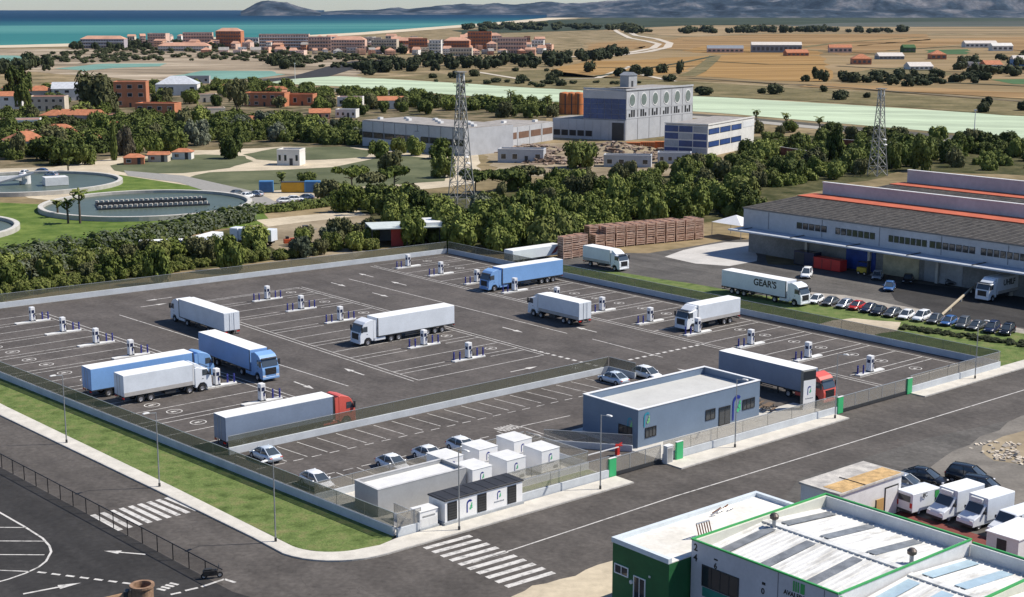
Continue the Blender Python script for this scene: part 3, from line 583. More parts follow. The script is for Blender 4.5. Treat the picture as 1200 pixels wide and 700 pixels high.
# ------------------------------------------------------------------ cars
def loft(b, secs, close=True):
    n = len(secs[0]); vs = [p for s in secs for p in s]
    fs = [(j*n+i, j*n+(i+1)%n, (j+1)*n+(i+1)%n, (j+1)*n+i) for j in range(len(secs)-1) for i in range(n)]
    if close: fs += [tuple(range(n-1,-1,-1)), tuple(range((len(secs)-1)*n, len(secs)*n))]
    b.add(vs, fs)
def car(loc, rz, paint, label, kind='sedan', group='parked cars', s=1.):
    o = thing('car', label, 'car', loc, rz, group)
    suv = kind == 'suv'; hatch = kind in ('hatch','suv')
    zb, zr = (.98, 1.66) if suv else (.86, 1.42)
    #  x, half width, low z, top z
    st = [(-2.2,.66,.45,zb-.28),(-2.12,.78,.3,zb-.04),(-1.6,.87,.24,zb+.03),(-.6,.9,.22,zb),(.5,.9,.22,zb-.02),(1.2,.88,.22,zb-.08),(1.85,.82,.25,zb-.2),(2.15,.7,.3,zb-.34),(2.25,.55,.42,zb-.45)]
    def body(b):
        secs = [[(x,-w*.9,lo),(x,w*.9,lo),(x,w,lo+.14),(x,w*.98,(lo+hi)/2+.08),(x,w*.86,hi),(x,w*.4,hi+.03),(x,-w*.4,hi+.03),(x,-w*.86,hi),(x,-w*.98,(lo+hi)/2+.08),(x,-w,lo+.14)] for x,w,lo,hi in st]
        loft(b, secs)
    c = part(o, 'body', body, paint, 0, True, key=('carbody',kind))
    xr, xf = (-2.02 if hatch else -1.85, 1.3); tr, tf = ((-1.6 if suv else -1.15) if hatch else -.75, .3)
    def cabin(b):
        secs = []
        for t in (0,.55,1):
            x0 = xr+(tr-xr)*t; x1 = xf+(tf-xf)*t; z = zb-.04+(zr-zb+.02)*t; wdt = .8-.16*t*t
            secs.append([(x0,-wdt*.86,z),(x1,-wdt*.9,z),(x1+.1*(1-t),0,z),(x1,wdt*.9,z),((x0+x1)/2,wdt,z),(x0,wdt*.86,z),(x0-.08*(1-t),0,z),((x0+x1)/2-.0,-wdt,z)][:1]+[((x0+x1)/2,-wdt,z),(x1,-wdt*.9,z),(x1+.1*(1-t),0,z),(x1,wdt*.9,z),((x0+x1)/2,wdt,z),(x0,wdt*.86,z),(x0-.08*(1-t),0,z)])
        loft(b, secs)
    g = part(o, 'window_band', cabin, CABGLASS, 0, False, key=('cabin',kind))
    part(o, 'roof', lambda b: loft(b, [[(tr-.08,-.56,zr-.03),((tr+tf)/2,-.64,zr-.03),(tf+.06,-.56,zr-.03),(tf+.1,0,zr-.03),(tf+.06,.56,zr-.03),((tr+tf)/2,.64,zr-.03),(tr-.08,.56,zr-.03),(tr-.12,0,zr-.03)],[(tr,-.48,zr+.03),((tr+tf)/2,-.55,zr+.05),(tf-.1,-.48,zr+.02),(tf-.05,0,zr+.03),(tf-.1,.48,zr+.02),((tr+tf)/2,.55,zr+.05),(tr,.48,zr+.03),(tr-.03,0,zr+.04)]]), paint, 0, True, key=('carroof',kind))
    for sd in (-1, 1):
        part(o, 'pillar', lambda b: b.tube((xf+.02,sd*.72,zb-.02),(tf+.05,sd*.57,zr-.01),.045,n=5), paint, key=('pilA',kind,sd)); part(o, 'pillar', lambda b: b.tube((xr,sd*.69,zb),(tr-.02,sd*.55,zr-.01),.07 if hatch else .055,n=5), paint, key=('pilC',kind,sd)); part(o, 'pillar', lambda b: b.tube((-.35,sd*.8,zb),(-.4,sd*.645,zr-.02),.04,n=5), paint, key=('pilB',kind,sd))
    for sd in (-1, 1):
        for x in (1.35,-1.35): wheel(o, x, sd*.8, .33, .22)
        part(o, 'headlight', lambda b: b.box(1.98,2.17,min(sd*.42,sd*.72),max(sd*.42,sd*.72),zb-.42,zb-.28), LENS, .02, key=('chl',kind,sd))
        part(o, 'tail_light', lambda b: b.box(-2.2,-2.05,min(sd*.45,sd*.76),max(sd*.45,sd*.76),zb-.24,zb-.1), TAIL, .02, key=('ctl',kind,sd))
        part(o, 'mirror', lambda b: b.box(.72,.88,min(sd*.86,sd*1.03),max(sd*.86,sd*1.03),zb-.02,zb+.12), paint, .02, key=('cmi',kind,sd))
    part(o, 'grille', lambda b: b.box(2.14,2.275,-.4,.4,.34,.46), BLACK, key=('cgr',kind))
    if s != 1: o.scale = (s,s,s)
    return o
CW = mat('car_white',(.78,.8,.82),.25,var=.02); CS = mat('car_silver',(.45,.48,.52),.3,.5,var=.03); CK = mat('car_black',(.012,.013,.016),.2,var=.02,spec=.7); CB = mat('car_blue',(.05,.13,.32),.25,var=.02)
CR = mat('car_red',(.45,.03,.025),.25,var=.02); CG = mat('car_grey',(.11,.12,.13),.3,.3,var=.02); CN = mat('car_navy',(.02,.03,.07),.22,var=.02); CSB = mat('car_pale_blue',(.6,.68,.76),.28,.2,var=.02)
for a, b, d, m, k, l in [(2.7,27.2,'v+',CSB,'sedan','silver-blue saloon car parked nose to the divider wall, leftmost in the small car park'),(2.1,16.4,'v-',CW,'hatch','white hatchback parked alone at the corner of the glazed yard wall'),(11.0,16.1,'v-',CW,'sedan','white saloon car parked nose toward the yard wall, left of three in a row'),
    (15.6,16.1,'v-',CW,'sedan','white saloon car parked nose toward the yard wall, middle of three'),(20.1,16.1,'v-',CW,'hatch','white hatchback parked behind the battery units, right of three'),(52.2,26.6,'v+',CSB,'sedan','silver-white saloon car parked at the divider end, left of two'),(57.2,25.6,'v-',CW,'hatch','white hatchback at the divider end beside the saloon car')]:
    car(W(a,b,.02), D(d), m, l, k, 'cars in the small car park')
# ------------------------------------------------------------------ land, water, far terrain
def ground_mat():
    m = mat('scrub_ground', (.105,.095,.045), .95, var=.3, scale=.03, c2=(.38,.29,.18), c3=(.23,.18,.10), spec=.08, det=8)
    return m
struct('ground', (lambda b: (b.poly([(-9000,60,-.06),(9000,60,-.06),(21000,21000,-.06),(-9000,21000,-.06)]), b.mesh('ground', ground_mat()))[1])(MB()))
def sea_mat():
    m = mat('sea_water', (.01,.05,.09), .6, var=0, spec=.0)
    n = m.node_tree.nodes; l = m.node_tree.links; b = n['Principled BSDF']
    g = n.new('ShaderNodeNewGeometry'); sp = n.new('ShaderNodeSeparateXYZ'); l.new(g.outputs[0], sp.inputs[0])
    # distance off the slanting beach line: shallow water is turquoise, the deep bay navy
    mp = n.new('ShaderNodeMapping'); mp.inputs['Scale'].default_value = (.0004,.0022,1); l.new(g.outputs[0], mp.inputs[0])
    t = n.new('ShaderNodeTexNoise'); t.inputs['Scale'].default_value = 1.; t.inputs['Detail'].default_value = 6; l.new(mp.outputs[0], t.inputs[0])
    ml = n.new('ShaderNodeMath'); ml.operation = 'MULTIPLY_ADD'; ml.inputs[1].default_value = -.9; l.new(sp.outputs[0], ml.inputs[0]); l.new(sp.outputs[1], ml.inputs[2])
    a = n.new('ShaderNodeMath'); a.operation = 'MULTIPLY_ADD'; a.inputs[1].default_value = 2600; l.new(t.outputs[0], a.inputs[0]); l.new(ml.outputs[0], a.inputs[2])
    r = n.new('ShaderNodeMapRange'); r.inputs[1].default_value = 3300; r.inputs[2].default_value = 15500; l.new(a.outputs[0], r.inputs[0])
    cr = n.new('ShaderNodeValToRGB'); e = cr.color_ramp.elements
    e[0].color = (.055,.2,.19,1); e[1].color = (.012,.042,.085,1)
    for p_, c_ in ((.1,(.04,.16,.17,1)),(.2,(.085,.235,.225,1)),(.27,(.035,.13,.155,1)),(.42,(.015,.06,.105,1)),(.6,(.012,.042,.085,1))): x = e.new(p_); x.color = c_
    l.new(r.outputs[0], cr.inputs[0]); l.new(cr.outputs[0], b.inputs['Base Color']); return m
SEA = sea_mat()
shore = [(-300,56),(0,54),(80,52),(150,50.5),(280,46),(420,39),(500,33),(560,28.5),(620,23.5),(665,19.5),(697,16.8),(690,15.6),(600,15.0),(420,14.4),(380,13.6)]
patch('sea', pxp(*shore)+[px(380,12.2), px(-500,12.2)], .15, SEA)
BEACH = mat('beach_sand', (.55,.47,.35), .95, var=.1, scale=.01, spec=.1)
patch('beach', pxp((-300,60),(0,56.5),(80,55),(190,52),(300,47.5),(420,41.5),(500,35.5),(560,31),(620,26),(660,22.5),(720,18.2),(700,16.3),(665,19),(620,23),(560,28),(500,32.5),(420,38.5),(280,45.5),(150,50),(80,51.5),(0,53.5),(-300,55.5)), .3, BEACH)
LAGW = mat('lagoon_water', (.17,.3,.24), .5, var=.12, scale=.004, spec=.05); CANAL = mat('salt_pan_water', (.42,.5,.35), .8, var=.22, scale=.05, spec=.2, stretch=(.12,1,1), rot=R(-18))
patch('sand_flat', pxp((-100,80),(-100,60),(0,58),(180,56),(300,60),(430,68),(420,90),(330,96),(200,96),(60,86)), .02, mat('salt_flat',(.14,.115,.075),.95,var=.3,scale=.03,c2=(.5,.42,.32),c3=(.3,.24,.17),spec=.1,stretch=(.3,1,1)), 25, 8)
for q in [((-80,64),(20,65.5),(48,70),(40,74),(-80,76)), ((64,80.5),(120,75),(198,74.5),(186,78),(130,80),(100,83.5)), ((203,89),(240,83),(320,83.5),(334,87.5),(300,92),(215,94.5))]: patch('lagoon', pxp(*q), .1, LAGW, 18, 3)
patch('salt_pan', pxp((305,97),(345,90.5),(400,89.5),(560,99),(700,107.5),(850,114.5),(1010,124),(1300,143),(1300,172),(1010,147),(860,134),(640,119),(500,109),(400,101.5)), .06, CANAL)
patch('canal_bank', pxp((250,100),(400,103.5),(500,110.5),(640,121.5),(860,136.5),(1010,149.5),(1300,175),(1300,180),(1010,153),(860,139),(640,124),(500,113),(400,106),(250,103)), .05, mat('bank',(.07,.065,.05),.95,var=.2))
patch('canal_track', pxp((250,103),(400,106),(500,113),(640,124),(860,139),(1010,153),(1300,180),(1300,184),(1010,156.5),(860,142),(640,126.5),(500,115),(400,107.5),(250,104.5)), .05, mat('track',(.33,.31,.27),.95,var=.1))
patch('motorway', pxp((300,94.5),(345,89),(385,78),(412,72),(450,70),(425,78),(385,90),(340,93),(320,96)), .12, ASPD)
# fields
GOLD = mat('stubble_field', (.27,.16,.06), .95, var=.16, scale=.03, c2=(.37,.235,.1), spec=.05, stretch=(.08,1,1), rot=R(12), det=7); GOLD2 = mat('dry_field', (.22,.135,.06), .95, var=.2, scale=.02, c2=(.36,.24,.12), spec=.05, stretch=(.08,1,1), rot=R(-6), det=7)
OLIVE = mat('olive_field', (.115,.105,.05), .95, var=.3, scale=.05, c2=(.25,.2,.11), c3=(.17,.145,.075), spec=.05, det=8); GREENF = mat('green_field', (.07,.13,.06), .95, var=.15, scale=.02, spec=.05); PLAIN = mat('far_plain', (.13,.11,.06), .95, var=.3, scale=.006, c2=(.4,.29,.18), c3=(.28,.21,.12), spec=.05, stretch=(.2,1,1), det=8)
FARG = mat('far_woods', (.035,.055,.035), .95, var=.4, scale=.006, c2=(.07,.085,.06), spec=.05, stretch=(.4,1,1))
patch('plain', pxp((640,90),(690,50),(760,44),(1300,40),(1300,118),(1100,106),(960,100),(800,94)), .12, mat('tan_plain',(.17,.13,.07),.95,var=.3,scale=.012,c2=(.36,.265,.16),c3=(.26,.19,.1),spec=.05,stretch=(.15,1,1),rot=R(5),det=8), 60, 10)
for m, zz, q in [(GOLD2,.2,((692,52),(735,48),(765,51),(748,58),(690,60))), (GOLD,.2,((640,82),(690,72),(745,71),(836,65),(800,86),(770,89),(690,88))), (GOLD,.2,((838,66),(890,63),(962,66),(975,84),(968,96),(900,95),(806,89))), (GOLD2,.2,((745,57),(800,44),(900,40),(1085,40),(1090,47),(960,58),(880,56),(840,60))),
    (GOLD,.22,((800,60),(835,52),(900,57),(960,60),(960,65),(838,64))), (GOLD2,.2,((960,58),(1090,46),(1260,42),(1260,60),(1200,62),(1130,52),(1040,60),(985,66))), (OLIVE,.2,((985,86),(1060,78),(1120,86),(1090,93),(1000,94))), (GREENF,.24,((1082,59),(1134,58),(1134,64),(1096,64))), (GOLD2,.2,((970,98),(1100,104),(1260,112),(1260,120),(1100,110),(940,102))), (GREENF,.2,((1165,94),(1250,92),(1250,100),(1190,99))),
    (GOLD2,.2,((690,62),(745,60),(720,66),(690,67))), (PLAIN,.18,((700,36),(800,30),(1260,29),(1260,41),(1085,39),(900,39),(800,43))), (OLIVE,.12,((420,92),(640,82),(700,90),(940,104),(1260,124),(1260,140),(1000,122),(820,112),(640,104),(480,93)))]:
    patch('field', pxp(*q), zz, m, 30, 6)
patch('far_woodland', pxp((600,28),(700,20.5),(800,18),(1300,18.5),(1300,29),(1000,29),(800,30),(720,35),(640,38),(560,40),(540,36)), .35, FARG, 200, 60)
patch('far_woodland', pxp((1300,24),(1300,31),(1050,32),(900,31),(980,27)), .5, mat('far_blue_plain',(.09,.1,.085),.95,var=.3,scale=.003,spec=.05,stretch=(.3,1,1)), 200, 40)
PALE = mat('pale_road', (.5,.44,.36), .95, var=.1, scale=.05)
def ribbon(name, pts, wd, z, m):
    P_ = [px(*q) for q in pts]; L_, R_ = [], []
    for i, p in enumerate(P_):
        d = (P_[min(i+1,len(P_)-1)]-P_[max(i-1,0)]).normalized(); nn = Vector((-d.y,d.x,0))*wd/2; L_.append(p+nn); R_.append(p-nn)
    b = MB(); n = len(P_)
    b.add([(p.x,p.y,z) for p in L_+R_], [(i, n+i, n+i+1, i+1) for i in range(n-1)])
    me = b.mesh(name, m); me.flip_normals(); return struct(name, me)
ribbon('country_road', [(716,32),(724,38),(738,45),(760,49),(772,52),(765,57),(738,62),(690,66),(640,69)], 9, .4, PALE); ribbon('country_road', [(726,32),(745,42),(770,46),(785,51),(782,56),(760,61),(720,66)], 10, .42, PALE)
ribbon('farm_track', [(805,90),(818,84),(834,71),(838,66)], 12, .4, OLIVE); ribbon('farm_track', [(806,92),(900,98),(1000,104),(1200,120)], 4, .4, mat('bank2',(.1,.08,.05),.95)); ribbon('farm_track', [(940,56),(985,50),(1080,44)], 12, .4, OLIVE)
for q_ in [[(700,90),(800,74),(838,66)],[(900,57),(1000,62),(1060,66)],[(1040,60),(1130,54),(1200,60)],[(760,58),(840,60),(900,62)],[(800,48),(900,50),(1080,50)],[(820,72),(900,76),(968,76)],[(980,78),(1100,84),(1250,88)],[(1000,94),(1120,98),(1250,104)],[(700,80),(760,80),(815,78)],[(850,45),(1000,43),(1200,46)]]: ribbon('field_hedge', q_, 5, .45, FARG)
ribbon('sandy_track', [(560,85),(620,95),(700,92),(740,78),(752,88),(790,96)], 5, .3, PALE)
# ------------------------------------------------------------------ near land parcels
MEADOW = mat('dry_meadow', (.095,.11,.06), .95, var=.14, scale=.06, c2=(.14,.15,.085), spec=.08)
patch('sandy_ground', pxp((-60,215),(-60,200),(60,196),(190,178),(330,172),(470,174),(560,178),(560,215),(330,236),(200,215),(60,235)), -.03, SAND, 8, 2)
patch('meadow', pxp((128,194),(170,186),(240,181),(286,183),(295,189),(270,197),(215,203),(160,204),(135,200)), .0, MEADOW, 6, 1); patch('meadow', pxp((285,181),(330,173),(400,172),(438,177),(430,184),(380,187),(330,189),(300,187)), .0, MEADOW, 6, 1)
patch('meadow', pxp((214,209),(245,202),(330,199),(390,196),(440,186),(475,183),(530,188),(520,212),(440,218),(300,224),(230,216)), .0, MEADOW, 6, 1)
patch('lawn', pxp((-60,300),(-60,235),(60,240),(140,205),(185,212),(250,222),(300,240),(320,262),(240,270),(150,300)), -.01, mat('bright_lawn',(.09,.15,.03),.95,var=.2,scale=.2,c2=(.15,.2,.05),spec=.08))
patch('service_track', pxp((300,258),(420,247),(430,252),(310,266)), .0, SAND, 8, 1); patch('bare_soil', pxp((290,262),(430,250),(450,285),(400,312),(330,300)), -.02, SOIL, 6, 1.5)
patch('service_road', pxp((145,200),(215,206),(300,225),(330,240),(290,240),(210,214),(150,206)), .01, mat('grey_track',(.27,.26,.24),.9,var=.1))
patch('verge', [W(96.4,-.1), W(160,-.1), W(118,6), W(112.5,26), W(110.5,44), W(109,62), W(106.5,82), W(103,98), W(96.4,107)], .005, GRASS, 5, .6)
patch('bare_sand', pxp((955,379),(1000,373),(1058,378),(1050,388),(1020,394),(975,387)), .02, SAND, 2.5, .8)
patch('warehouse_road', pxp((660,300),(700,296),(760,297),(850,282),(890,280),(900,310))+[W(141,60), W(143,-30), W(160,-40), W(150,-2.4), W(117,6.6), W(112.2,26), W(110.2,44), W(108.7,62), W(106.2,82), W(100,106)], .0, ASPO, 6, .4)
patch('pale_apron', pxp((778,301),(800,293),(850,284),(884,284),(886,306),(855,312),(815,309)), .012, mat('bright_concrete',(.5,.48,.45),.9,var=.1,scale=.2), 5, .5)
patch('yard_kerb', pxp((930,340),(990,346),(1100,367),(1200,386),(1200,392),(1095,374),(985,353)), .008, mat('dusty_edge',(.33,.3,.26),.95,var=.2,scale=.5), 4, .5)
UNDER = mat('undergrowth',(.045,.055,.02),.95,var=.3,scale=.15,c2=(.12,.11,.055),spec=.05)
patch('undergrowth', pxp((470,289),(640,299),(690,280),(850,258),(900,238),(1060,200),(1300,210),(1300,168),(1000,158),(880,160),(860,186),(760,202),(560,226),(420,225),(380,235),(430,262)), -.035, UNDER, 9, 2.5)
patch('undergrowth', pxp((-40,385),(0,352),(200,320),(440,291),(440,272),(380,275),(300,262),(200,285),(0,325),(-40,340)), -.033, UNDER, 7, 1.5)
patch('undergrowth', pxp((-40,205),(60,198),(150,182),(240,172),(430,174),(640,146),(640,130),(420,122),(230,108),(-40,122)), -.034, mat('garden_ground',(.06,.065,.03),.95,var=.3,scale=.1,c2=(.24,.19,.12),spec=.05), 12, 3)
patch('dark_yard', pxp((1040,332),(1075,332),(1300,360),(1300,404),(1200,385),(1105,370),(1048,352)), .009, ASPD, 5, .4)  # black tarmac, with the shadow before the warehouse put into its tone
patch('rubble_yard', pxp((590,205),(560,175),(650,168),(800,172),(850,190),(800,205),(700,210)), -.02, SOIL, 6, 2)
# foreground: dark asphalt yard lower left, dirt lower right
patch('side_yard', [W(-19.6,62), W(-19.4,42), W(-17.2,-1.4), W(-14,-12), W(-60,-30), W(-80,62)], .006, ASPD)
sy = bpy.data.objects['side_yard']
for p, q in [((-42,30),(-29,30.6)),((-42,25.5),(-28,26)),((-42,21),(-28,21.6)),((-42,16.5),(-31,17)) ]: pass
def pline(x0, y0, x1, y1, wd=.16, name='painted_line', z=.014):
    p, q = px(x0,y0), px(x1,y1); d = q-p; L = d.length
    me = cm(('line', round(L,2), wd), lambda b: b.poly([(-L/2,-wd/2,0),(L/2,-wd/2,0),(L/2,wd/2,0),(-L/2,wd/2,0)]), PAINT)
    c = (p+q)/2; ob(name, me, sy, (c.x,c.y,z), math.atan2(d.y,d.x))
for q in [(-40,618,31,618.5),(-40,634,52,634.5),(-40,650,52,650.5),(-40,667,35,670)]: pline(*q)
curve = [(-20,590),(0,601),(28,617),(50,631),(58,640),(60,647),(54,658),(45,665),(30,672),(10,679),(-20,687)]
for (x0,y0),(x1,y1) in zip(curve, curve[1:]): pline(x0,y0,x1,y1,.2)
for k in range(7): pline(44+k*16.6, 670.5+k*2.1, 54+k*16.6, 671.8+k*2.1, .28, 'painted_dash')
for k in range(4): pline(184+k*5, 690-k*2.2, 194+k*5, 692.2-k*2.2, .28, 'painted_dash')
for q in [(200,697,212,694.5),(217,692.5,232,689),(236,688,263,679),(263,679,276,683)]: pline(*q, .28, 'painted_dash')
arrow(*[(lambda p: ((p-C0).dot(U), (p-C0).dot(V)))(px(147,648))][0], R(128), .85, sy, .014); arrow(*[(lambda p: ((p-C0).dot(U), (p-C0).dot(V)))(px(60,690))][0], R(-10), 1.0, sy, .014)
patch('dusty_shoulder', pxp((1085,548),(1130,520),(1200,488),(1320,455),(1320,620),(1200,600),(1150,575)), .007, mat('dusty_asphalt',(.17,.155,.135),.95,var=.2,scale=.3), 3, .8)
patch('dirt_heap_ground', pxp((1148,528),(1165,515),(1200,505),(1300,490),(1300,560),(1200,545),(1165,540)), .012, SOIL, 1.5, .4)
patch('sandy_plot', pxp((722,655),(700,662),(672,674),(640,684),(612,692),(590,705),(580,730),(740,730)), .012, SAND, 1.2, .3)
patch('yard_asphalt', [W(40,-12.5), W(62,-12.6), W(110,-20), W(110,-40), W(24,-45), W(26,-20)], .004, ASPO)
patch('red_paving', [W(28,-24.2), W(40,-24.3), W(40.2,-44), W(26.2,-44)], .012, mat('red_paving',(.17,.045,.035),.85,var=.15,scale=1))

# ------------------------------------------------------------------ mountains, island
ROCK = mat('mountain_rock_hazed', (.022,.036,.055), .95, var=.4, scale=.005, c2=(.27,.255,.26), c3=(.04,.06,.085), p_lo=.4, p_hi=.72, spec=.05, det=9)  # rock and scrub colour with the blue of distant haze put in
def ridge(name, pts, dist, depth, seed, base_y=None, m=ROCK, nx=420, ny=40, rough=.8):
    """pts: (image x, ridge image y); terrain strip of real relief at a distance"""
    b = MB(); vs = []
    xs0, xs1 = pts[0][0], pts[-1][0]
    def hz(x):
        for (x0,y0),(x1,y1) in zip(pts, pts[1:]):
            if x0 <= x <= x1: return y0+(y1-y0)*(x-x0)/(x1-x0)
        return pts[-1][1]
    for j in range(ny+1):
        t = j/ny; Y = dist-depth*.55+depth*t
        for i in range(nx+1):
            x = xs0+(xs1-xs0)*i/nx; X = (x-600)/FPX*dist*1.0
            H = max(0, (YH-hz(x))/FPX*dist+CAM_H)
            s = math.sin(math.pi*min(1, t/.55*.5)) if t < .55 else math.cos(math.pi*.5*(t-.55)/.45)
            n1 = noise.fractal(Vector((X/380., Y/300., seed)), .8, 2.1, 7); n2 = abs(noise.noise(Vector((X/190., Y/260., seed+9))))
            z = H*(s**1.25)*(1+rough*.35*n1*(1-.3*s**6))-n2*H*.28*rough*4*s*(1-s**3)
            vs.append((X*Y/dist, Y, max(-2., z) if s > .02 else -2.))
    n = nx+1
    b.add(vs, [(j*n+i, j*n+i+1, (j+1)*n+i+1, (j+1)*n+i) for j in range(ny) for i in range(nx)])
    return struct(name, b.mesh(name, m, smooth=True))
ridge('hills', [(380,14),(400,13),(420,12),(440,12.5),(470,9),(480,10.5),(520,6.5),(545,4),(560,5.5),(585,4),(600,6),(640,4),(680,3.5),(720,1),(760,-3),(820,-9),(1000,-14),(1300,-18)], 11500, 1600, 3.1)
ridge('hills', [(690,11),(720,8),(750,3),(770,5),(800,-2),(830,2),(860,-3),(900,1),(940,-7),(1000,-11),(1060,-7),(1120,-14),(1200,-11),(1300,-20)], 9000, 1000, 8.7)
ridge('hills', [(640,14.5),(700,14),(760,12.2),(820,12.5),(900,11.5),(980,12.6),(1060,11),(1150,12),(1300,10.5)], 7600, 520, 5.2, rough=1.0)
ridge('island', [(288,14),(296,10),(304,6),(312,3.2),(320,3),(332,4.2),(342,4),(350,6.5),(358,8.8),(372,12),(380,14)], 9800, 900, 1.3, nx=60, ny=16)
# ------------------------------------------------------------------ vegetation
def leaf_mat(name, c1, c2, c3):
    m = bpy.data.materials.new(name); m.use_nodes = True; n = m.node_tree.nodes; l = m.node_tree.links; b = n['Principled BSDF']
    b.inputs['Roughness'].default_value = .75; b.inputs['Specular IOR Level'].default_value = .15
    g = n.new('ShaderNodeNewGeometry'); t = n.new('ShaderNodeTexNoise'); t.inputs['Scale'].default_value = 1.1; t.inputs['Detail'].default_value = 3; l.new(g.outputs[0], t.inputs[0])
    oi = n.new('ShaderNodeObjectInfo'); ad = n.new('ShaderNodeMath'); ad.operation = 'MULTIPLY_ADD'; ad.inputs[1].default_value = .34; l.new(oi.outputs['Random'], ad.inputs[0])
    sb = n.new('ShaderNodeMath'); sb.operation = 'SUBTRACT'; sb.inputs[1].default_value = .17; l.new(t.outputs[0], sb.inputs[0]); l.new(sb.outputs[0], ad.inputs[2])
    ra = n.new('ShaderNodeMath'); ra.operation = 'MULTIPLY_ADD'; ra.inputs[1].default_value = .16; l.new(g.outputs['Random Per Island'], ra.inputs[0]); l.new(ad.outputs[0], ra.inputs[2])
    r = n.new('ShaderNodeValToRGB'); e = r.color_ramp.elements; e[0].position = .3; e[1].position = .72; e[0].color = c1+(1,); e[1].color = c3+(1,); x = e.new(.5); x.color = c2+(1,)
    l.new(ra.outputs[0], r.inputs[0]); l.new(r.outputs[0], b.inputs['Base Color'])
    MATS[name] = m; return m
LF = {'green': leaf_mat('leaf_green',(.03,.044,.008),(.095,.125,.024),(.21,.24,.06)), 'dark': leaf_mat('leaf_dark',(.02,.031,.007),(.058,.08,.017),(.14,.165,.042)),
      'olive': leaf_mat('leaf_olive',(.045,.05,.02),(.08,.085,.035),(.14,.14,.06)), 'grey': leaf_mat('leaf_grey',(.045,.06,.038),(.085,.1,.062),(.16,.175,.12)), 'brown': leaf_mat('leaf_brown',(.05,.045,.03),(.085,.075,.05),(.12,.105,.07)),
      'lime': leaf_mat('leaf_lime',(.045,.065,.012),(.085,.11,.022),(.15,.165,.045)), 'far': leaf_mat('leaf_far',(.016,.024,.01),(.034,.044,.018),(.068,.076,.034))}
BARK = mat('bark', (.085,.065,.05), .9, var=.25, scale=3, bump=.4)
def crown_mesh(kind, seed, m):
    rr = random.Random(seed); b = MB(); blobs = []
    if kind == 'round':
        for _ in range(18):
            a = rr.uniform(0,6.28); z = rr.uniform(.16,.76); r = rr.uniform(.3,.74)*math.sqrt(max(.08,1-((z-.42)/.5)**2)); blobs.append((Vector((r*math.cos(a), r*math.sin(a), z)), rr.uniform(.2,.34)))
        blobs.append((Vector((0,0,.5)), .45)); N, ls = 2000, .066
    elif kind == 'pine':
        for _ in range(13):
            a = rr.uniform(0,6.28); r = rr.uniform(.1,.8); blobs.append((Vector((r*math.cos(a), r*math.sin(a), rr.uniform(.72,.86)-.08*r)), rr.uniform(.2,.3)))
        N, ls = 1300, .08
    elif kind == 'tall':
        for _ in range(30):
            z = rr.uniform(.3,.92); a = rr.uniform(0,6.28); r = rr.uniform(.15,.95)*math.sqrt(max(.05,1-((z-.6)/.42)**2)); blobs.append((Vector((r*math.cos(a), r*math.sin(a), z)), rr.uniform(.13,.24)))
        N, ls = 3000, .05
    elif kind == 'cypress':
        for k in range(9):
            z = .1+k*.1; blobs.append((Vector((rr.uniform(-.05,.05), rr.uniform(-.05,.05), z)), .95*(1-abs(z-.35)*1.05)*.9))
        N, ls = 900, .12
    elif kind == 'bush':
        for _ in range(7):
            a = rr.uniform(0,6.28); r = rr.uniform(.1,.6); blobs.append((Vector((r*math.cos(a), r*math.sin(a), rr.uniform(.25,.6))), rr.uniform(.3,.45)))
        N, ls = 650, .1
    zs = 1.0 if kind not in ('pine','cypress') else (.42 if kind == 'pine' else .16)
    tot = sum(r*r for _, r in blobs)
    for c, r in blobs:
        # dark inner mass so the crown is not see-through
        n, mm = 7, 4
        ring = []
        for j in range(mm+1):
            ph = math.pi*j/mm
            for i in range(n):
                th = 2*math.pi*i/n; q = .78*r*(1+.25*noise.noise(Vector((c.x*9+i, c.y*9+j, seed)))); ring.append((c.x+q*math.sin(ph)*math.cos(th), c.y+q*math.sin(ph)*math.sin(th), max(.02, c.z+q*math.cos(ph)*zs)))
        b.add(ring, [(j*n+i, (j+1)*n+i, (j+1)*n+(i+1)%n, j*n+(i+1)%n) for j in range(mm) for i in range(n)])
        for _ in range(int(N*r*r/tot)):
            d = Vector((rr.gauss(0,1), rr.gauss(0,1), rr.gauss(0,1)+.25)).normalized(); q = r*rr.uniform(.72,1.12)
            p = c+Vector((d.x*q, d.y*q, d.z*q*zs))
            if p.z < .03: continue
            nr = (d+Vector((rr.uniform(-.8,.8), rr.uniform(-.8,.8), rr.uniform(-.3,.9)))).normalized(); u = nr.orthogonal().normalized(); v = nr.cross(u); an = rr.uniform(0,3.14); u, v = u*math.cos(an)+v*math.sin(an), v*math.cos(an)-u*math.sin(an)
            s = ls*rr.uniform(.6,1.3); zq = 1 if zs == 1 else .6
            b.add([p+u*s*1.3, p+v*s*.8, p-u*s*1.1, p-v*s*.8], [(0,1,2,3)])
    return b.mesh('crown_'+kind, m)
def trunk_mesh(kind, seed):
    rr = random.Random(seed); b = MB()
    r0 = {'round':.055,'pine':.05,'tall':.06,'cypress':.12,'bush':.05}[kind]; top = {'round':.5,'pine':.72,'tall':.75,'cypress':.5,'bush':.35}[kind]
    p = Vector((0,0,0)); pts = [p]
    for k in range(4):
        p = p+Vector((rr.uniform(-.03,.03), rr.uniform(-.03,.03), top/4)); pts.append(p)
    for k in range(4): b.tube(pts[k], pts[k+1], r0*(1-k*.16), r0*(1-(k+1)*.16), 7)
    for k in range(6 if kind != 'cypress' else 0):
        q = pts[2].lerp(pts[4], rr.random()); a = rr.uniform(0,6.28); l = rr.uniform(.25,.5)
        b.tube(q, q+Vector((math.cos(a)*l, math.sin(a)*l, rr.uniform(.08,.25))), r0*.5, r0*.15, 5)
    return b.mesh('trunk_'+kind, BARK)
TV = {}
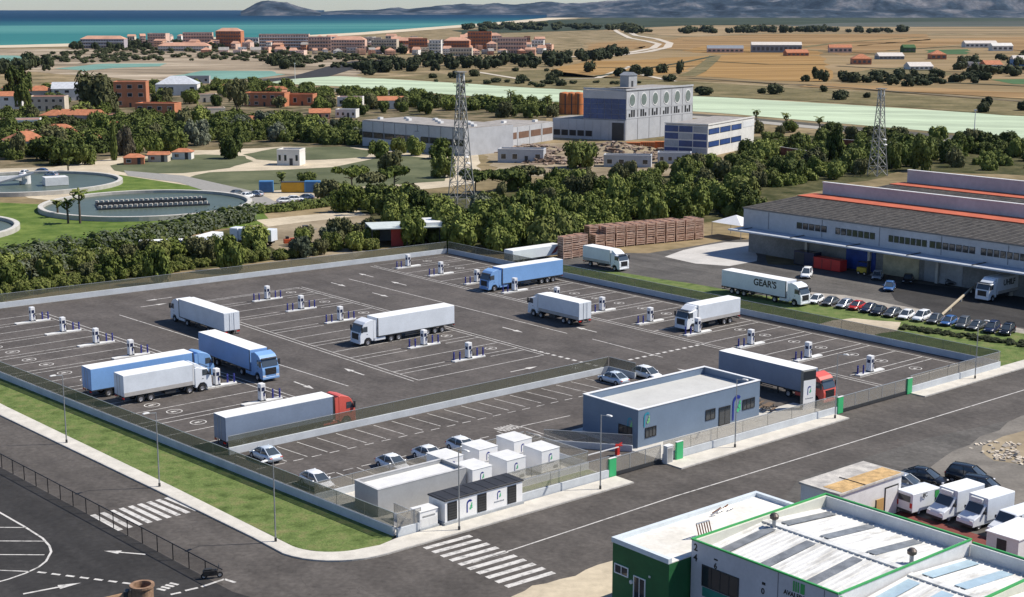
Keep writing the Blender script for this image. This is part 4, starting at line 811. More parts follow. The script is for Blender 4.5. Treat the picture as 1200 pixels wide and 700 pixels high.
def tree_at(p, h, wd, kind, leaf, label, group, name='tree', cat='tree', nv=4, sink=0.):
    k = (kind, leaf)
    if k not in TV: TV[k] = [crown_mesh(kind, 100+i*7+len(TV)*31, LF[leaf]) for i in range(nv)]
    if kind not in TV: TV[kind] = [trunk_mesh(kind, i) for i in range(3)]
    o = thing(name, label, cat, (p.x, p.y, -.03), rnd.uniform(0,6.28), group); o.scale = (wd/2, wd/2, h)
    ob('crown', rnd.choice(TV[k]), o); ob('trunk', rnd.choice(TV[kind]), o); return o
def mpp(y): return px(601,y).x                        # metres per pixel at an image row
def tree(x, y, hp, wp, kind, leaf, label, group=None, name='tree', cat='tree'):
    s = mpp(y); return tree_at(px(x,y), hp*s*.97, wp*s*1.12, kind, leaf, label, group, name, cat)
def inside(p, poly):
    c = False; n = len(poly)
    for i in range(n):
        a, b = poly[i], poly[(i+1)%n]
        if (a[1] > p[1]) != (b[1] > p[1]) and p[0] < (b[0]-a[0])*(p[1]-a[1])/(b[1]-a[1])+a[0]: c = not c
    return c
COUNT = {}
def grove(poly, n, sp, h, wd, kinds, label, group, name='tree', cat='tree', avoid=()):
    """scatter n trees with spacing sp inside the parcel whose corners are given as image points"""
    wp = [px(*q) for q in poly]; wl = [(p.x,p.y) for p in wp]
    x0, x1 = min(p[0] for p in wl), max(p[0] for p in wl); y0, y1 = min(p[1] for p in wl), max(p[1] for p in wl); got = []; tries = 0
    while len(got) < n and tries < n*60:
        tries += 1; q = (rnd.uniform(x0,x1), rnd.uniform(y0,y1))
        if not inside(q, wl) or any((q[0]-g[0])**2+(q[1]-g[1])**2 < sp*sp for g in got) or any((q[0]-a[0])**2+(q[1]-a[1])**2 < a[2]**2 for a in avoid): continue
        got.append(q); kd, lf = rnd.choice(kinds); f = rnd.uniform(.78,1.25)
        tree_at(Vector((q[0],q[1],0)), h*f, wd*f*rnd.uniform(.85,1.15), kd, lf, label, group, name, cat)
    COUNT[group] = COUNT.get(group,0)+len(got)
G, DK, OL, GR = ('round','green'), ('round','dark'), ('round','olive'), ('round','grey')
# belt right behind the back wall (left part), bushy and low
grove(((-20,368),(0,350),(60,338),(200,318),(330,301),(440,290),(440,280),(330,284),(210,298),(120,305),(0,318),(-20,330)), 34, 3.4, 4.0, 5.2, [G,G,OL,('round','lime'),('bush','lime')], 'bushy green tree in the low row behind the left back wall', 'row behind left back wall')
tree(185,333,48,34,'round','green','bright bushy tree behind back wall below the blue trailer'); tree(270,318,46,36,'round','green','dark bushy tree behind back wall between blue trailer and white truck')
grove(((330,305),(440,291),(440,270),(400,275),(345,298)), 9, 3.4, 3.8, 5, [OL,GR,G], 'olive green tree beside the bare soil behind the back wall', 'trees by the bare soil')
# belt behind the back right part of the lot
grove(((470,288),(560,296),(640,297),(690,278),(690,262),(600,262),(500,268)), 26, 4.0, 6.4, 7.6, [DK,G,G,('round','lime')], 'tall dark green tree in the belt behind the back corner', 'belt behind the back corner')
grove(((690,274),(850,256),(885,262),(885,235),(780,232),(690,244),(660,262)), 26, 4.2, 6.0, 7.2, [G,DK,G,('round','lime')], 'dense green tree in the belt behind the stacked crates', 'belt behind the crates')
grove(((560,252),(690,240),(860,228),(935,215),(935,195),(860,190),(760,205),(660,212),(600,222),(560,240)), 44, 5., 4.8, 6.2, [G,DK,G,OL,('round','lime')], 'round green tree in the plantation in front of the factory', 'plantation before the factory')
grove(((860,222),(940,222),(1060,195),(1230,205),(1230,178),(1100,170),(950,172),(860,186)), 44, 5.6, 5.6, 7.2, [G,DK,G,OL], 'green tree in the plantation behind the warehouse', 'plantation behind the warehouse')
for x,y,hp,wp,k,lf,l in [(976,190,42,22,'round','dark','tall dark tree standing above the plantation left of the lattice mast'),(1080,200,40,34,'round','dark','dark broad tree behind the warehouse roof right of the lattice mast'),(1045,198,34,22,'round','dark','dark narrow tree just right of the far lattice mast'),
    (680,197,34,44,'round','dark','big dark round tree in front of the rubble yard'),(652,233,22,20,'round','green','small round tree on grass left of the plantation'),(725,240,36,30,'round','green','round tree standing apart on grass before the plantation'),(765,238,30,26,'round','green','round tree next to the free standing one on grass'),
    (457,203,26,32,'round','olive','greyish round tree on the meadow left of the mast'),(490,258,36,36,'round','dark','dark tree left of the mast foot'),(566,262,36,34,'round','grey','grey green tree at the mast foot, right side'),(515,258,26,24,'round','green','green tree at the mast foot, left side'),
    (445,185,22,28,'round','green','olive round bush before the long white hall, leftmost'),(468,180,20,22,'round','dark','dark round bush before the long white hall, second from left'),(487,182,22,24,'round','green','round bush before the long white hall, third from left'),(518,186,26,30,'round','green','round tree before the hall left of the mast'),(520,208,26,32,'round','dark','dark tree left of the mast between meadow and hall'),
    (590,225,30,54,'pine','dark','wide umbrella pine right of the mast, middle one'),(557,228,32,44,'pine','dark','wide umbrella pine right behind the mast'),(622,222,30,50,'pine','olive','wide umbrella pine at the right end of the row'),
    (115,137,54,52,'round','olive','tall feathery eucalyptus standing above the houses'),(134,188,46,9,'cypress','dark','narrow dark cypress at the edge of the meadow'),(148,182,36,24,'round','brown','brown bare looking round tree beside the cypress'),(271,186,28,28,'round','dark','dark round tree alone on the meadow'),
    (360,218,18,24,'round','dark','dark round tree behind the yellow skip'),(385,236,26,34,'round','olive','olive tree right of the yellow skip'),(412,222,30,44,'pine','green','broad pine right of the meadow track'),(433,232,32,42,'pine','olive','broad pine behind the red-walled shed'),(462,226,34,40,'pine','green','broad pine left of the mast row'),
    (55,188,28,44,'round','dark','dark broad tree in front of the orange roofed house'),(75,193,32,40,'round','dark','dark broad tree beside the sandy yard'),(100,193,26,26,'round','dark','dark round tree behind the round tanks'),(20,186,30,24,'round','olive','olive tree at the left edge by the orange roofs'),(22,125,44,34,'tall','dark','dark tall tree among white houses at left edge'),(30,135,40,20,'tall','dark','dark ragged conifer left of the white houses'),
    (80,160,24,30,'round','olive','yellowish olive tree amid terracotta houses'),(190,138,22,20,'round','green','green tree between the tower house and white hall'),(278,130,36,30,'tall','olive','ragged palm-like tree left of the terracotta villa'),(230,150,26,28,'round','green','green tree right of the terracotta house'),(246,160,22,30,'round','dark','dark tree in the cluster below the white hall'),(360,160,26,22,'round','dark','dark tree right end of the villa garden'),(330,148,20,26,'round','green','round tree before the terracotta villa'),(160,180,22,20,'round','green','bright green tree in the cluster by the cypress'),(180,182,24,24,'round','green','green tree right of the brown one'),(205,178,30,34,'round','dark','dark tall tree at the meadow edge'),(232,170,30,34,'round','grey','grey olive tree at the meadow edge')]:
    tree(x,y,hp,wp,k,lf,l)
grove(((240,165),(380,168),(430,172),(430,158),(330,150),(240,148)), 26, 6.5, 6.4, 9, [DK,G,GR], 'dark green tree in the park belt above the meadows', 'park belt above the meadows')
grove(((-10,175),(60,178),(150,175),(230,160),(230,140),(150,132),(60,138),(-10,142)), 26, 7, 7, 9, [DK,G,OL], 'garden tree among the terracotta houses', 'garden trees among houses')
grove(((-10,135),(120,118),(300,110),(400,125),(440,132),(420,140),(300,125),(180,125)), 22, 10, 6, 9, [DK,G,OL], 'dark tree among houses near the lagoon', 'trees near the lagoon')
grove(((395,140),(450,133),(640,140),(690,137),(690,130),(560,126),(420,125)), 22, 7, 6, 8.5, [DK,G,OL], 'dark tree in the row behind the long white hall', 'row behind the long hall')
grove(((385,235),(480,240),(520,262),(470,275),(430,262),(395,250)), 14, 4.6, 5.4, 7, [DK,G,OL], 'dense tree in the copse left of the mast', 'copse left of the mast')
grove(((860,165),(960,170),(1200,182),(1200,172),(1000,158),(880,150)), 16, 9, 4.6, 7, [DK,OL,G], 'low tree between canal track and plantation', 'trees along canal track')
# understorey: the closed canopy and bushes between the trees that nobody could count
def thicket(poly, n, sp, h, wd, leaf, label):
    wp = [px(*q) for q in poly]; wl = [(p.x,p.y) for p in wp]; b = MB(); got = []; tries = 0
    cr = []
    for k in range(4):
        me = TV[('round','green')][k % 4]; vs = [tuple(v.co) for v in me.vertices]; fs = [tuple(f.vertices) for f in me.polygons]; cr.append((vs, fs))
    x0, x1 = min(p[0] for p in wl), max(p[0] for p in wl); y0, y1 = min(p[1] for p in wl), max(p[1] for p in wl)
    while len(got) < n and tries < n*80:
        tries += 1; q = (rnd.uniform(x0,x1), rnd.uniform(y0,y1))
        if not inside(q, wl) or any((q[0]-g[0])**2+(q[1]-g[1])**2 < sp*sp for g in got): continue
        got.append(q); f = rnd.uniform(.65,1.3); sx = wd/2*f*rnd.uniform(.85,1.2); hh = h*f; vs, fs = cr[len(got) % 4]; a = rnd.uniform(0,6.28); ca, sa = math.cos(a), math.sin(a)
        b.add([(q[0]+(v[0]*ca-v[1]*sa)*sx, q[1]+(v[0]*sa+v[1]*ca)*sx, v[2]*hh-.2*hh) for v in vs], fs)
    tag(ob('thicket', b.mesh('thicket', LF[leaf])), label, 'thicket', None, 'stuff')
thicket(((470,287),(560,295),(640,296),(690,277),(850,257),(885,262),(885,238),(780,232),(690,240),(600,258),(500,264)), 60, 3.2, 4.4, 6, 'green', 'closed green canopy between the tall trees behind the back corner')
thicket(((560,250),(690,238),(860,228),(1060,196),(1230,204),(1230,176),(1000,168),(880,172),(800,206),(660,214)), 90, 4.6, 3.8, 6, 'green', 'closed green understorey of the plantations before factory and behind warehouse')
thicket(((0,190),(60,182),(150,176),(240,168),(430,170),(430,156),(300,146),(160,140),(0,150)), 150, 4.6, 6.4, 8.5, 'dark', 'dark garden shrubbery around the houses')
thicket(((-10,128),(120,112),(300,106),(410,120),(640,136),(640,128),(500,118),(300,100),(-10,112)), 110, 8, 6.2, 11, 'dark', 'dark shrubbery along the lagoon road')
thicket(((-20,362),(0,350),(200,319),(440,291),(440,286),(200,312),(-20,345)), 44, 2.4, 2.4, 4, 'lime', 'low bright green bushes along the foot of the back wall')
thicket(((950,196),(1060,186),(1230,196),(1230,170),(1050,160),(900,160)), 60, 5, 4.2, 7.5, 'dark', 'dark green understorey behind the warehouse up to the canal track')
thicket(((0,182),(110,180),(230,172),(230,150),(100,148),(0,158)), 60, 5, 5.6, 8.5, 'dark', 'green shrubbery between the terracotta houses')
# shrubs beyond the canal
for x,y,hp,wp in [(120/3+400+12,85,11,22),(440-6,88,8,18),(533,92,10,16),(557,90,9,16),(506,92,6,14),(580,97,6,16),(610,98,11,18),(604,84,5,10),(640,84,4,8),(648,97,13,20),(652,90,10,16),(656,101,8,16),(690,85,13,20),(725,90,12,18),(745,88,14,22),(760,90,12,18),(775,86,13,18),(796,87,16,13),(785,96,10,18),(820,109,9,18),(826,112,11,22),(893,110,8,12),(908,111,13,22),(966,108,8,13),(983,117,12,24),(1017,115,7,12),(1154,132,13,20),(1158,124,12,16),(1200,130,14,22),(955,93,15,12),(965,96,14,18),(945,96,9,14),(1000,97,14,26),(990,96,10,16)]:
    tree(x,y,hp,wp,'bush','far',f'dark shrub on dry scrub beyond the salt pan','scrub bushes beyond the salt pan','shrub','shrub')
def far_wood(poly, n, sp, h, wd, label):
    wp = [px(*q) for q in poly]; wl = [(p.x,p.y) for p in wp]; b = MB(); got = []; tries = 0
    src = crown_mesh_low
    x0, x1 = min(p[0] for p in wl), max(p[0] for p in wl); y0, y1 = min(p[1] for p in wl), max(p[1] for p in wl)
    while len(got) < n*1.6 and tries < n*80:
        tries += 1; q = (rnd.uniform(x0,x1), rnd.uniform(y0,y1))
        if not inside(q, wl) or any((q[0]-g[0])**2+(q[1]-g[1])**2 < (sp*.75)**2 for g in got): continue
        got.append(q); f = rnd.uniform(.6,1.25); sx = wd/2*f*rnd.uniform(.8,1.2); hh = h*f; vs, fs = rnd.choice(src); a = rnd.uniform(0,6.28); ca, sa = math.cos(a), math.sin(a)
        b.add([(q[0]+(v[0]*ca-v[1]*sa)*sx, q[1]+(v[0]*sa+v[1]*ca)*sx, v[2]*hh-.03*hh) for v in vs], fs)
    o = ob('far_wood', b.mesh('far_wood', LF['far'])); tag(o, label, 'wood', None, 'stuff')
def low_crown(seed):
    rr = random.Random(seed); b = MB()
    for _ in range(6):
        a = rr.uniform(0,6.28); r = rr.uniform(.1,.6); c = Vector((r*math.cos(a), r*math.sin(a), rr.uniform(.25,.6))); q = rr.uniform(.3,.45); ring = []
        for j in range(4):
            ph = math.pi*j/3
            for i in range(6): th = math.pi*i/3; k = q*.85*rr.uniform(.8,1.15); ring.append((c.x+k*math.sin(ph)*math.cos(th), c.y+k*math.sin(ph)*math.sin(th), max(0, c.z+k*math.cos(ph))))
        b.add(ring, [(j*6+i, (j+1)*6+i, (j+1)*6+(i+1)%6, j*6+(i+1)%6) for j in range(3) for i in range(6)])
        for _ in range(16):
            d = Vector((rr.gauss(0,1), rr.gauss(0,1), rr.gauss(.3,1))).normalized(); p = c+d*q*rr.uniform(.8,1.1); p.z = max(.02,p.z); u = d.orthogonal().normalized(); v = d.cross(u); s = .13
            b.add([p+u*s, p+v*s, p-u*s, p-v*s], [(0,1,2,3)])
    return b.v, b.f
crown_mesh_low = [low_crown(i) for i in range(5)]
for poly, n, sp, h, wd, l, g in [(((405,80),(500,72),(620,72),(730,62),(730,68),(640,80),(560,82),(430,86)), 46, 14, 9, 17, 'belt of dark trees in front of the orange seaside blocks','belt before the orange blocks'),(((60,62),(180,58),(300,60),(450,68),(450,80),(340,80),(300,72),(180,72),(60,78)), 110, 12, 4, 13, 'scattered dark scrub on the salt flat below the seaside blocks','shrubs on the salt flat'),(((60,57),(150,53),(330,52),(470,58),(470,64),(300,58),(120,60)), 95, 15, 8, 15, 'dark trees between and beside the seaside blocks','trees beside the seaside blocks'),
    (((540,33),(650,30),(760,34),(760,40),(650,36),(560,38)), 40, 40, 13, 36, 'far dark woods along the beach curve','far beach woods'),(((800,37.5),(960,36),(1060,37.5),(1060,39.5),(940,38.5),(800,40)), 36, 28, 13, 30, 'far dark tree line across the open plain','far hedge on the plain'),(((980,96),(1060,88),(1160,90),(1160,98),(1060,102)), 22, 9, 6, 12, 'dark trees along the farm hamlet at right','trees along the farm hamlet'),(((1110,78),(1200,64),(1230,72),(1200,90),(1130,88)), 20, 12, 7, 13, 'dark trees among the farm houses at far right','trees among right farms'),(((30,70),(70,82),(40,88),(-10,92),(-10,80)), 16, 11, 9, 14, 'dark thicket on the lagoon bank at left edge','trees on left lagoon bank'),(((310,76),(335,72),(350,78),(330,82)), 8, 10, 8, 14, 'dark thicket beside the motorway ramp','trees by the motorway'),(((620,95),(760,98),(640,103),(500,96)), 10, 20, 3, 9, 'low scrub on dry ground beyond the salt pan','low shrubs beyond canal')]:
    far_wood(poly, n, sp, h, wd, l)
far_wood(((1055,386),(1130,397),(1210,408),(1210,404),(1130,392),(1060,383)), 34, 1.0, .45, 1.7, 'low dark weeds on the verge behind the parked car row')
# palms
PALMLEAF = LF['lime']
def palm(x, y, hp, label, r=2.7):
    p = px(x,y); s = mpp(y); h = hp*s; o = thing('palm_tree', label, 'palm tree', (p.x,p.y,0), rnd.uniform(0,6), 'palm trees')
    part(o, 'trunk', lambda b: [b.tube((0.04*k*k/9,0,h*k/6-.05),(0.04*(k+1)**2/9,0,h*(k+1)/6),.26-.015*k,.245-.015*k,8) for k in range(5)], BARK)
    for k in range(20):
        a = k*2.4+rnd.random(); el = rnd.uniform(-.5,1.1); L = r*rnd.uniform(.85,1.15)
        def frond(b):
            pts = []
            for j in range(6):
                t = j/5; e = el-1.5*t*t; q = Vector((math.cos(e)*L*t, 0, math.sin(el)*L*t-1.1*t*t*L*.5)); pts.append(q)
            for j in range(5):
                w0, w1 = .3*math.sin(math.pi*min(1,(j+.4)/5.4)), .3*math.sin(math.pi*min(1,(j+1.4)/5.4)); a_, c_ = pts[j], pts[j+1]
                b.add([a_, c_, c_+Vector((.1,w1,-.18)), a_+Vector((0,w0,-.18))], [(0,1,2,3)]); b.add([a_, c_, c_+Vector((.1,-w1,-.18)), a_+Vector((0,-w0,-.18))], [(3,2,1,0)])
        f = part(o, 'frond', frond, PALMLEAF); f.location = (.1,0,h*5/6+.05); f.rotation_euler = (0,0,a)
palm(94,262,44,'tall palm at the edge of the middle round tank'); palm(80,262,30,'shorter palm beside the tall one at the tank', 2.4); palm(68,255,22,'smallest palm by the tank rim', 1.6)
palm(540,140,46,'tall palm rising behind the long hall beside the mast', 3.6); palm(598,132,28,'palm behind the long hall right of the mast', 3.2); palm(642,132,22,'palm near the orange tanks behind the hall', 2.6); palm(886,146,18,'palm on canal track right of the office block, left of three', 2.6); palm(921,150,18,'palm on canal track, middle of three', 2.6); palm(960,156,20,'palm on canal track, right of three', 2.6); palm(80,200,16,'short palm in the sandy yard', 2.2); palm(330,215,14,'short palm behind the yellow skip', 2.)
# hedges
def hedge(pts, wd, h, leaf, label, seed):
    rr = random.Random(seed); P_ = [px(*q) for q in pts]; o = thing('hedge', label, 'hedge', P_[0]); b = MB(); core = MB(); o_ = P_[0]
    for p, q in zip(P_, P_[1:]):
        L = (q-p).length; d = (q-p).normalized(); nn = Vector((-d.y,d.x,0)); k = int(L/1.2)
        for i in range(k):
            c = p+d*(L*(i+.5)/k)-o_; hh = h*rr.uniform(.8,1.15); ww = wd*rr.uniform(.85,1.15)
            ring = []
            for j in range(5):
                ph = math.pi*j/8
                for s in range(8): th = 2*math.pi*s/8; ring.append(c+d*math.cos(th)*1.1*math.sin(math.pi/2-ph*.98)+nn*math.sin(th)*ww/2*.85*math.cos(ph*.98)+Vector((0,0,hh*.85*math.sin(ph))))
            core.add(ring, [(j*8+s, j*8+(s+1)%8, (j+1)*8+(s+1)%8, (j+1)*8+s) for j in range(4) for s in range(8)])
            for _ in range(int(34*wd/3)):
                t = rr.uniform(-1,1); z = rr.uniform(.1,.9); y = math.sqrt(max(0,1-z*z*1.05)); s = rr.choice((-1,1))*(y if rr.random() < .5 else rr.uniform(0,y))
                v = c+d*t+nn*s*ww/2+Vector((0,0,z*hh)); nr = (nn*s+Vector((rr.uniform(-.7,.7),rr.uniform(-.7,.7),z+.3))).normalized(); u = nr.orthogonal().normalized(); w_ = nr.cross(u); e = rr.uniform(.2,.4)
                b.add([v+u*e, v+w_*e*.7, v-u*e, v-w_*e*.7], [(0,1,2,3)])
    ob('branches', core.mesh('hedge_core', LF['dark']), o); tag(ob('foliage', b.mesh('hedge_leaves', LF[leaf]), o), kind='stuff')
hedge([(-20,322),(40,305),(100,297),(150,290),(200,278),(250,266),(292,258)], 6.5, 4.2, 'grey', 'long thick grey-green oleander hedge in front of the round tanks', 4)
hedge([(-20,345),(30,325),(80,315),(140,305)], 5, 3.4, 'grey', 'shorter grey-green hedge in front of the long one at left', 5)
hedge([(298,250),(340,247),(395,240)], 3, 2.4, 'dark', 'dark low hedge along the service track beside the skips', 6)
# ------------------------------------------------------------------ buildings beyond the lot
def frame_of(pL, pR):
    p, q = px(*pL), px(*pR); d = q-p; return p, d.length, math.atan2(d.y, d.x)
TERRA = mat('terracotta_render', (.46,.18,.09), .85, var=.12, scale=.3); ROOFT = mat('clay_tiles', (.44,.17,.085), .85, var=.2, scale=.8, bump=.3); CREAM = mat('cream_render', (.52,.45,.36), .85, var=.1, scale=.3); WHITER = mat('white_render', (.66,.64,.6), .85, var=.08, scale=.3); BLUEW = mat('blue_wall', (.06,.2,.42), .6, var=.1); PINK = mat('pink_render', (.62,.43,.35), .85, var=.12, scale=.2); CLADG = mat('grey_cladding', (.44,.45,.47), .6, var=.07, scale=.3); CLADD = mat('dirty_cladding', (.37,.38,.39), .75, var=.15, scale=.25)
BLUEG = mat('blue_glazing', (.02,.055,.19), .4, var=.25, scale=.15, spec=.7); GRAVEL = mat('roof_gravel', (.3,.28,.26), .95, var=.2, scale=.5); ORANGE = mat('orange_paint', (.48,.16,.05), .7, var=.15, scale=.3)
def house(name, x, y, wd, dp, h, label, wall, roof='flat', rm=None, ang=0., cat='house', cols=3, floors=1, group=None, far=False, z=0):
    p = px(x,y); o = thing(name, label, cat, (p.x,p.y,0), ang, group)
    bx(o, 'wall', wall, -wd/2, wd/2, 0, dp, -.2, h)
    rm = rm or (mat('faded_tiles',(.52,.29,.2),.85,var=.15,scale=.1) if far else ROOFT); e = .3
    if roof == 'flat':
        part(o, 'parapet', lambda b: (b.box(-wd/2-.05,wd/2+.05,-.05,.3,h+.01,h+.55), b.box(-wd/2-.05,wd/2+.05,dp-.3,dp+.05,h+.01,h+.55), b.box(-wd/2-.05,-wd/2+.3,.302,dp-.302,h+.01,h+.55), b.box(wd/2-.3,wd/2+.05,.302,dp-.302,h+.01,h+.55)), wall); bx(o, 'roof', rm, -wd/2+.3, wd/2-.3, .3, dp-.3, h+.01, h+.15)
    elif roof == 'gable':
        r = h+dp*.22; part(o, 'roof', lambda b: b.add([(-wd/2-e,-e,h-.02),(wd/2+e,-e,h-.02),(wd/2+e,dp/2,r),(-wd/2-e,dp/2,r),(wd/2+e,dp+e,h-.02),(-wd/2-e,dp+e,h-.02)], [(0,1,2,3),(3,2,4,5),(0,3,5),(1,4,2),(0,5,4,1)]), rm)
    else:
        r = h+min(wd,dp)*.26; k = min(wd,dp)/2*.9; part(o, 'roof', lambda b: b.add([(-wd/2-e,-e,h-.02),(wd/2+e,-e,h-.02),(wd/2+e,dp+e,h-.02),(-wd/2-e,dp+e,h-.02),(-wd/2+k,dp/2,r),(wd/2-k,dp/2,r)], [(0,1,5,4),(1,2,5),(2,3,4,5),(3,0,4),(0,3,2,1)]), rm)
    fh = h/floors; ww = wd/cols*.42; wh = fh*.42
    if far:
        def wins(b):
            for f in range(floors):
                for c in range(cols): xx = -wd/2+wd*(c+.5)/cols; b.box(xx-ww/2*1.4,xx+ww/2*1.4,-.12,-.01,fh*(f+.3),fh*(f+.3)+wh)
        tag(part(o, 'windows', wins, mat('far_window',(.09,.09,.1),.3,var=.2)), kind='stuff')
        def balc(b):
            for f in range(1,floors): b.box(-wd/2+1,wd/2-1,-1.3,-.13,fh*f-.1,fh*f+.9)
        if floors > 1: tag(part(o, 'balconies', balc, wall if wd < 40 else OFFW), kind='stuff')
    else:
        for f in range(floors):
            for c in range(cols):
                xx = -wd/2+wd*(c+.5)/cols
                if f == 0 and c == cols//2: d = bx(o, 'door', DARK, xx-.5, xx+.5, -.06, -.005, .0, 2.1); continue
                wq = part(o, 'window', lambda b: b.box(-ww/2-.1,ww/2+.1,-.06,-.005,-.1,wh+.1), OFFW, key=('hw',round(ww,2),round(wh,2))); wq.location = (xx,0,fh*(f+.32)); pq = part(wq, 'pane', lambda b: b.box(-ww/2,ww/2,-.08,-.062,0,wh), GLASS, key=('hp',round(ww,2),round(wh,2)))
    return o
for a in [(153,126,15,12,11.5,'terracotta tower house rising above the garden trees',TERRA,'flat',None,.12,'house',3,3),(182,141,17,9,6.5,'terracotta house with flat parapet behind the blue wall',TERRA,'flat',None,-.1,'house',4,2),(207,112,22,16,6,'white hall with pale hipped metal roof left of the dark trees',WHITER,'hip',mat('pale_metal_roof',(.62,.64,.66),.4,.2),.1,'building',4,1),(85,118,20,14,6,'white house with pale metal roof beside the eucalyptus',WHITER,'gable',MATS['pale_metal_roof'],.2,'house',4,2),(55,130,16,10,6,'long cream house with flat roof at left',CREAM,'flat',None,.1,'house',5,2),
    (18,158,18,9,5,'white house with blue mural wall at left edge',WHITER,'flat',None,.25,'house',3,1),(35,180,13,11,4,'house with orange tiled roof, biggest at left edge',CREAM,'hip',None,.5,'house',3,1),(68,168,13,9,4,'house with orange tiled roof behind the broad dark trees',CREAM,'hip',None,.2,'house',3,1),(90,150,16,9,5,'terracotta and yellow house beneath the eucalyptus',PINK,'gable',None,-.2,'house',4,1),(120,148,14,9,4,'low cream house right of the terracotta one',CREAM,'flat',None,.1,'house',3,1),
    (310,125,20,9,6,'long terracotta villa half hidden by trees, left wing',TERRA,'flat',None,-.15,'villa',5,2),(350,124,14,9,5,'terracotta villa right wing behind trees',TERRA,'flat',None,-.1,'villa',4,1),(185,190,6,4,2.2,'tiny house with orange roof at the meadow edge, middle',CREAM,'gable',None,0,'hut',2,1),(157,193,6,4,2.1,'orange tiled low roof beside the cypress',TERRA,'hip',None,.2,'hut',2,1),(213,187,6,4,2.3,'tiny white house with red roof at the meadow edge',WHITER,'hip',None,0,'hut',2,1),(45,118,12,9,5,'house with terracotta roof at far left behind white houses',CREAM,'hip',None,.1,'house',3,1),(8,128,14,9,6,'white house cut by the left edge of the picture',WHITER,'gable',None,.1,'house',3,2),(230,98,16,8,4,'grey flat house by the lagoon among dark trees',CLADD,'flat',GRAVEL,.1,'house',4,1),(455,128,14,8,4,'small red-roofed house behind the long white hall',WHITER,'gable',TERRA,.1,'house',3,1),(410,125,12,8,4,'small white house left of the long hall',WHITER,'flat',None,0,'house',3,1)]:
    house('house', a[0], a[1], a[2], a[3], a[4], a[5], a[6], a[7], a[8], a[9], a[10], a[11], a[12])
o = thing('blue_wall', 'bright blue garden wall in front of the terracotta house', 'wall', px(177,150), -.05); bx(o, 'panel', BLUEW, -7, 5, -.15, .15, 0, 3.2, .03); bx(o, 'coping', OFFW, -7.05, 5.05, -.2, .2, 3.203, 3.3)
# seaside blocks
for i, (x, y, wp, hp, m, fl, l) in enumerate([(120,57,52,11,mat('grey_hotel',(.36,.33,.36),.8),3,'long low grey hotel on the beach, leftmost block'),(184,56,22,16,PINK,5,'pink apartment tower by the beach'),(232,57,34,18,PINK,5,'orange and white stepped apartment block, left of the pair'),(268,57,30,20,TERRA,5,'orange apartment block with white tower, right of the pair'),(333,59,58,18,PINK,5,'long pink apartment block with pines on its roof line'),(375,60,26,16,PINK,4,'pale pink block right of the long one'),(408,62,40,15,PINK,4,'low pink terrace block in the middle'),(432,58,30,13,CREAM,3,'cream terrace behind the pink blocks'),(450,62,30,15,CREAM,4,'cream block with white balconies'),(480,58,40,10,TERRA,3,'orange roofed terrace near the beach'),(490,62,22,16,TERRA,4,'reddish orange apartment block'),(510,66,14,18,WHITER,5,'white tower block at the front'),(535,60,30,12,ROOFT,3,'orange tiled terrace right of the white tower'),(562,58,28,20,TERRA,5,'orange stepped block with red base'),(600,63,34,18,PINK,4,'pink balcony block, right of the red one'),(565,50,46,8,PINK,2,'flat terrace of pink roofs behind'),(630,62,14,14,WHITER,4,'last white block at the right end'),(290,55,26,10,WHITER,2,'low white row between orange and pink blocks'),(215,60,60,6,CREAM,2,'low cream wall row in front of the orange blocks'),(540,66,26,9,CREAM,2,'low red and white row under the orange blocks')]):
    s = mpp(y); house('apartment_block', x, y, wp*s, 14, hp*s, l, m, 'flat' if i % 3 else 'hip', None, rnd.uniform(-.12,.12), 'building', max(4,int(wp/3)), fl, 'seaside apartment blocks', True)
APC = [mat('apt_orange',(.66,.4,.28),.85,var=.12,scale=.05), mat('apt_pink',(.68,.5,.42),.85,var=.1,scale=.05), mat('apt_cream',(.62,.54,.42),.85,var=.1,scale=.05), mat('apt_white',(.7,.68,.65),.85,var=.08,scale=.05), mat('apt_rust',(.55,.27,.17),.85,var=.12,scale=.05), mat('apt_grey',(.42,.4,.4),.85,var=.1,scale=.05)]; APN = ['orange','pink','cream','white','rust red','grey']
rt = random.Random(21)
for row_, (y0_, x0_, x1_, n_r, hmin, hmax) in enumerate([(54,150,640,30,6,12),(58.5,180,650,34,5,10),(63.5,240,640,30,3.5,7)]):
    for i in range(n_r):
        x = x0_+(x1_-x0_)*(i+rt.uniform(.1,.9))/n_r; y = y0_+rt.uniform(-1.2,1.2)+(x-400)*.004; s = mpp(y); k = rt.choices(range(6),(5,5,4,3,3,1))[0]; wpx = rt.uniform(5,12)
        house('town_house', x, y, wpx*s, rt.uniform(9,14), rt.uniform(hmin,hmax)*s, f'small {APN[k]} seaside building, {ordinal(i%20)}{"" if i < 20 else " past the middle"} from left in {["back","middle","front"][row_]} row', APC[k], rt.choice(('flat','hip','gable')), None if rt.random() < .7 else GRAVEL, rt.uniform(-.35,.35), 'building', max(3,int(wpx/3)), rt.choice((2,3,4)), 'small seaside buildings', True)
for i, (x, y) in enumerate([(100,165),(132,158),(215,150),(250,140),(60,148),(110,178),(20,170),(300,150),(375,140),(240,120),(270,112),(130,112),(60,108),(15,112),(320,112)]):
    k = rt.choices(range(5),(4,3,4,3,4))[0]; house('cottage', x, y, rt.uniform(8,12), rt.uniform(6,8), rt.uniform(2.6,4.4), f'{APN[k]} cottage half hidden in the gardens, {ordinal(i%20)}{" of those near the lagoon" if i >= 9 else " among the park houses"}', APC[k], rt.choice(('hip','gable','flat')), None, rt.uniform(-.5,.5), 'house', 3, 1, 'cottages in the gardens')
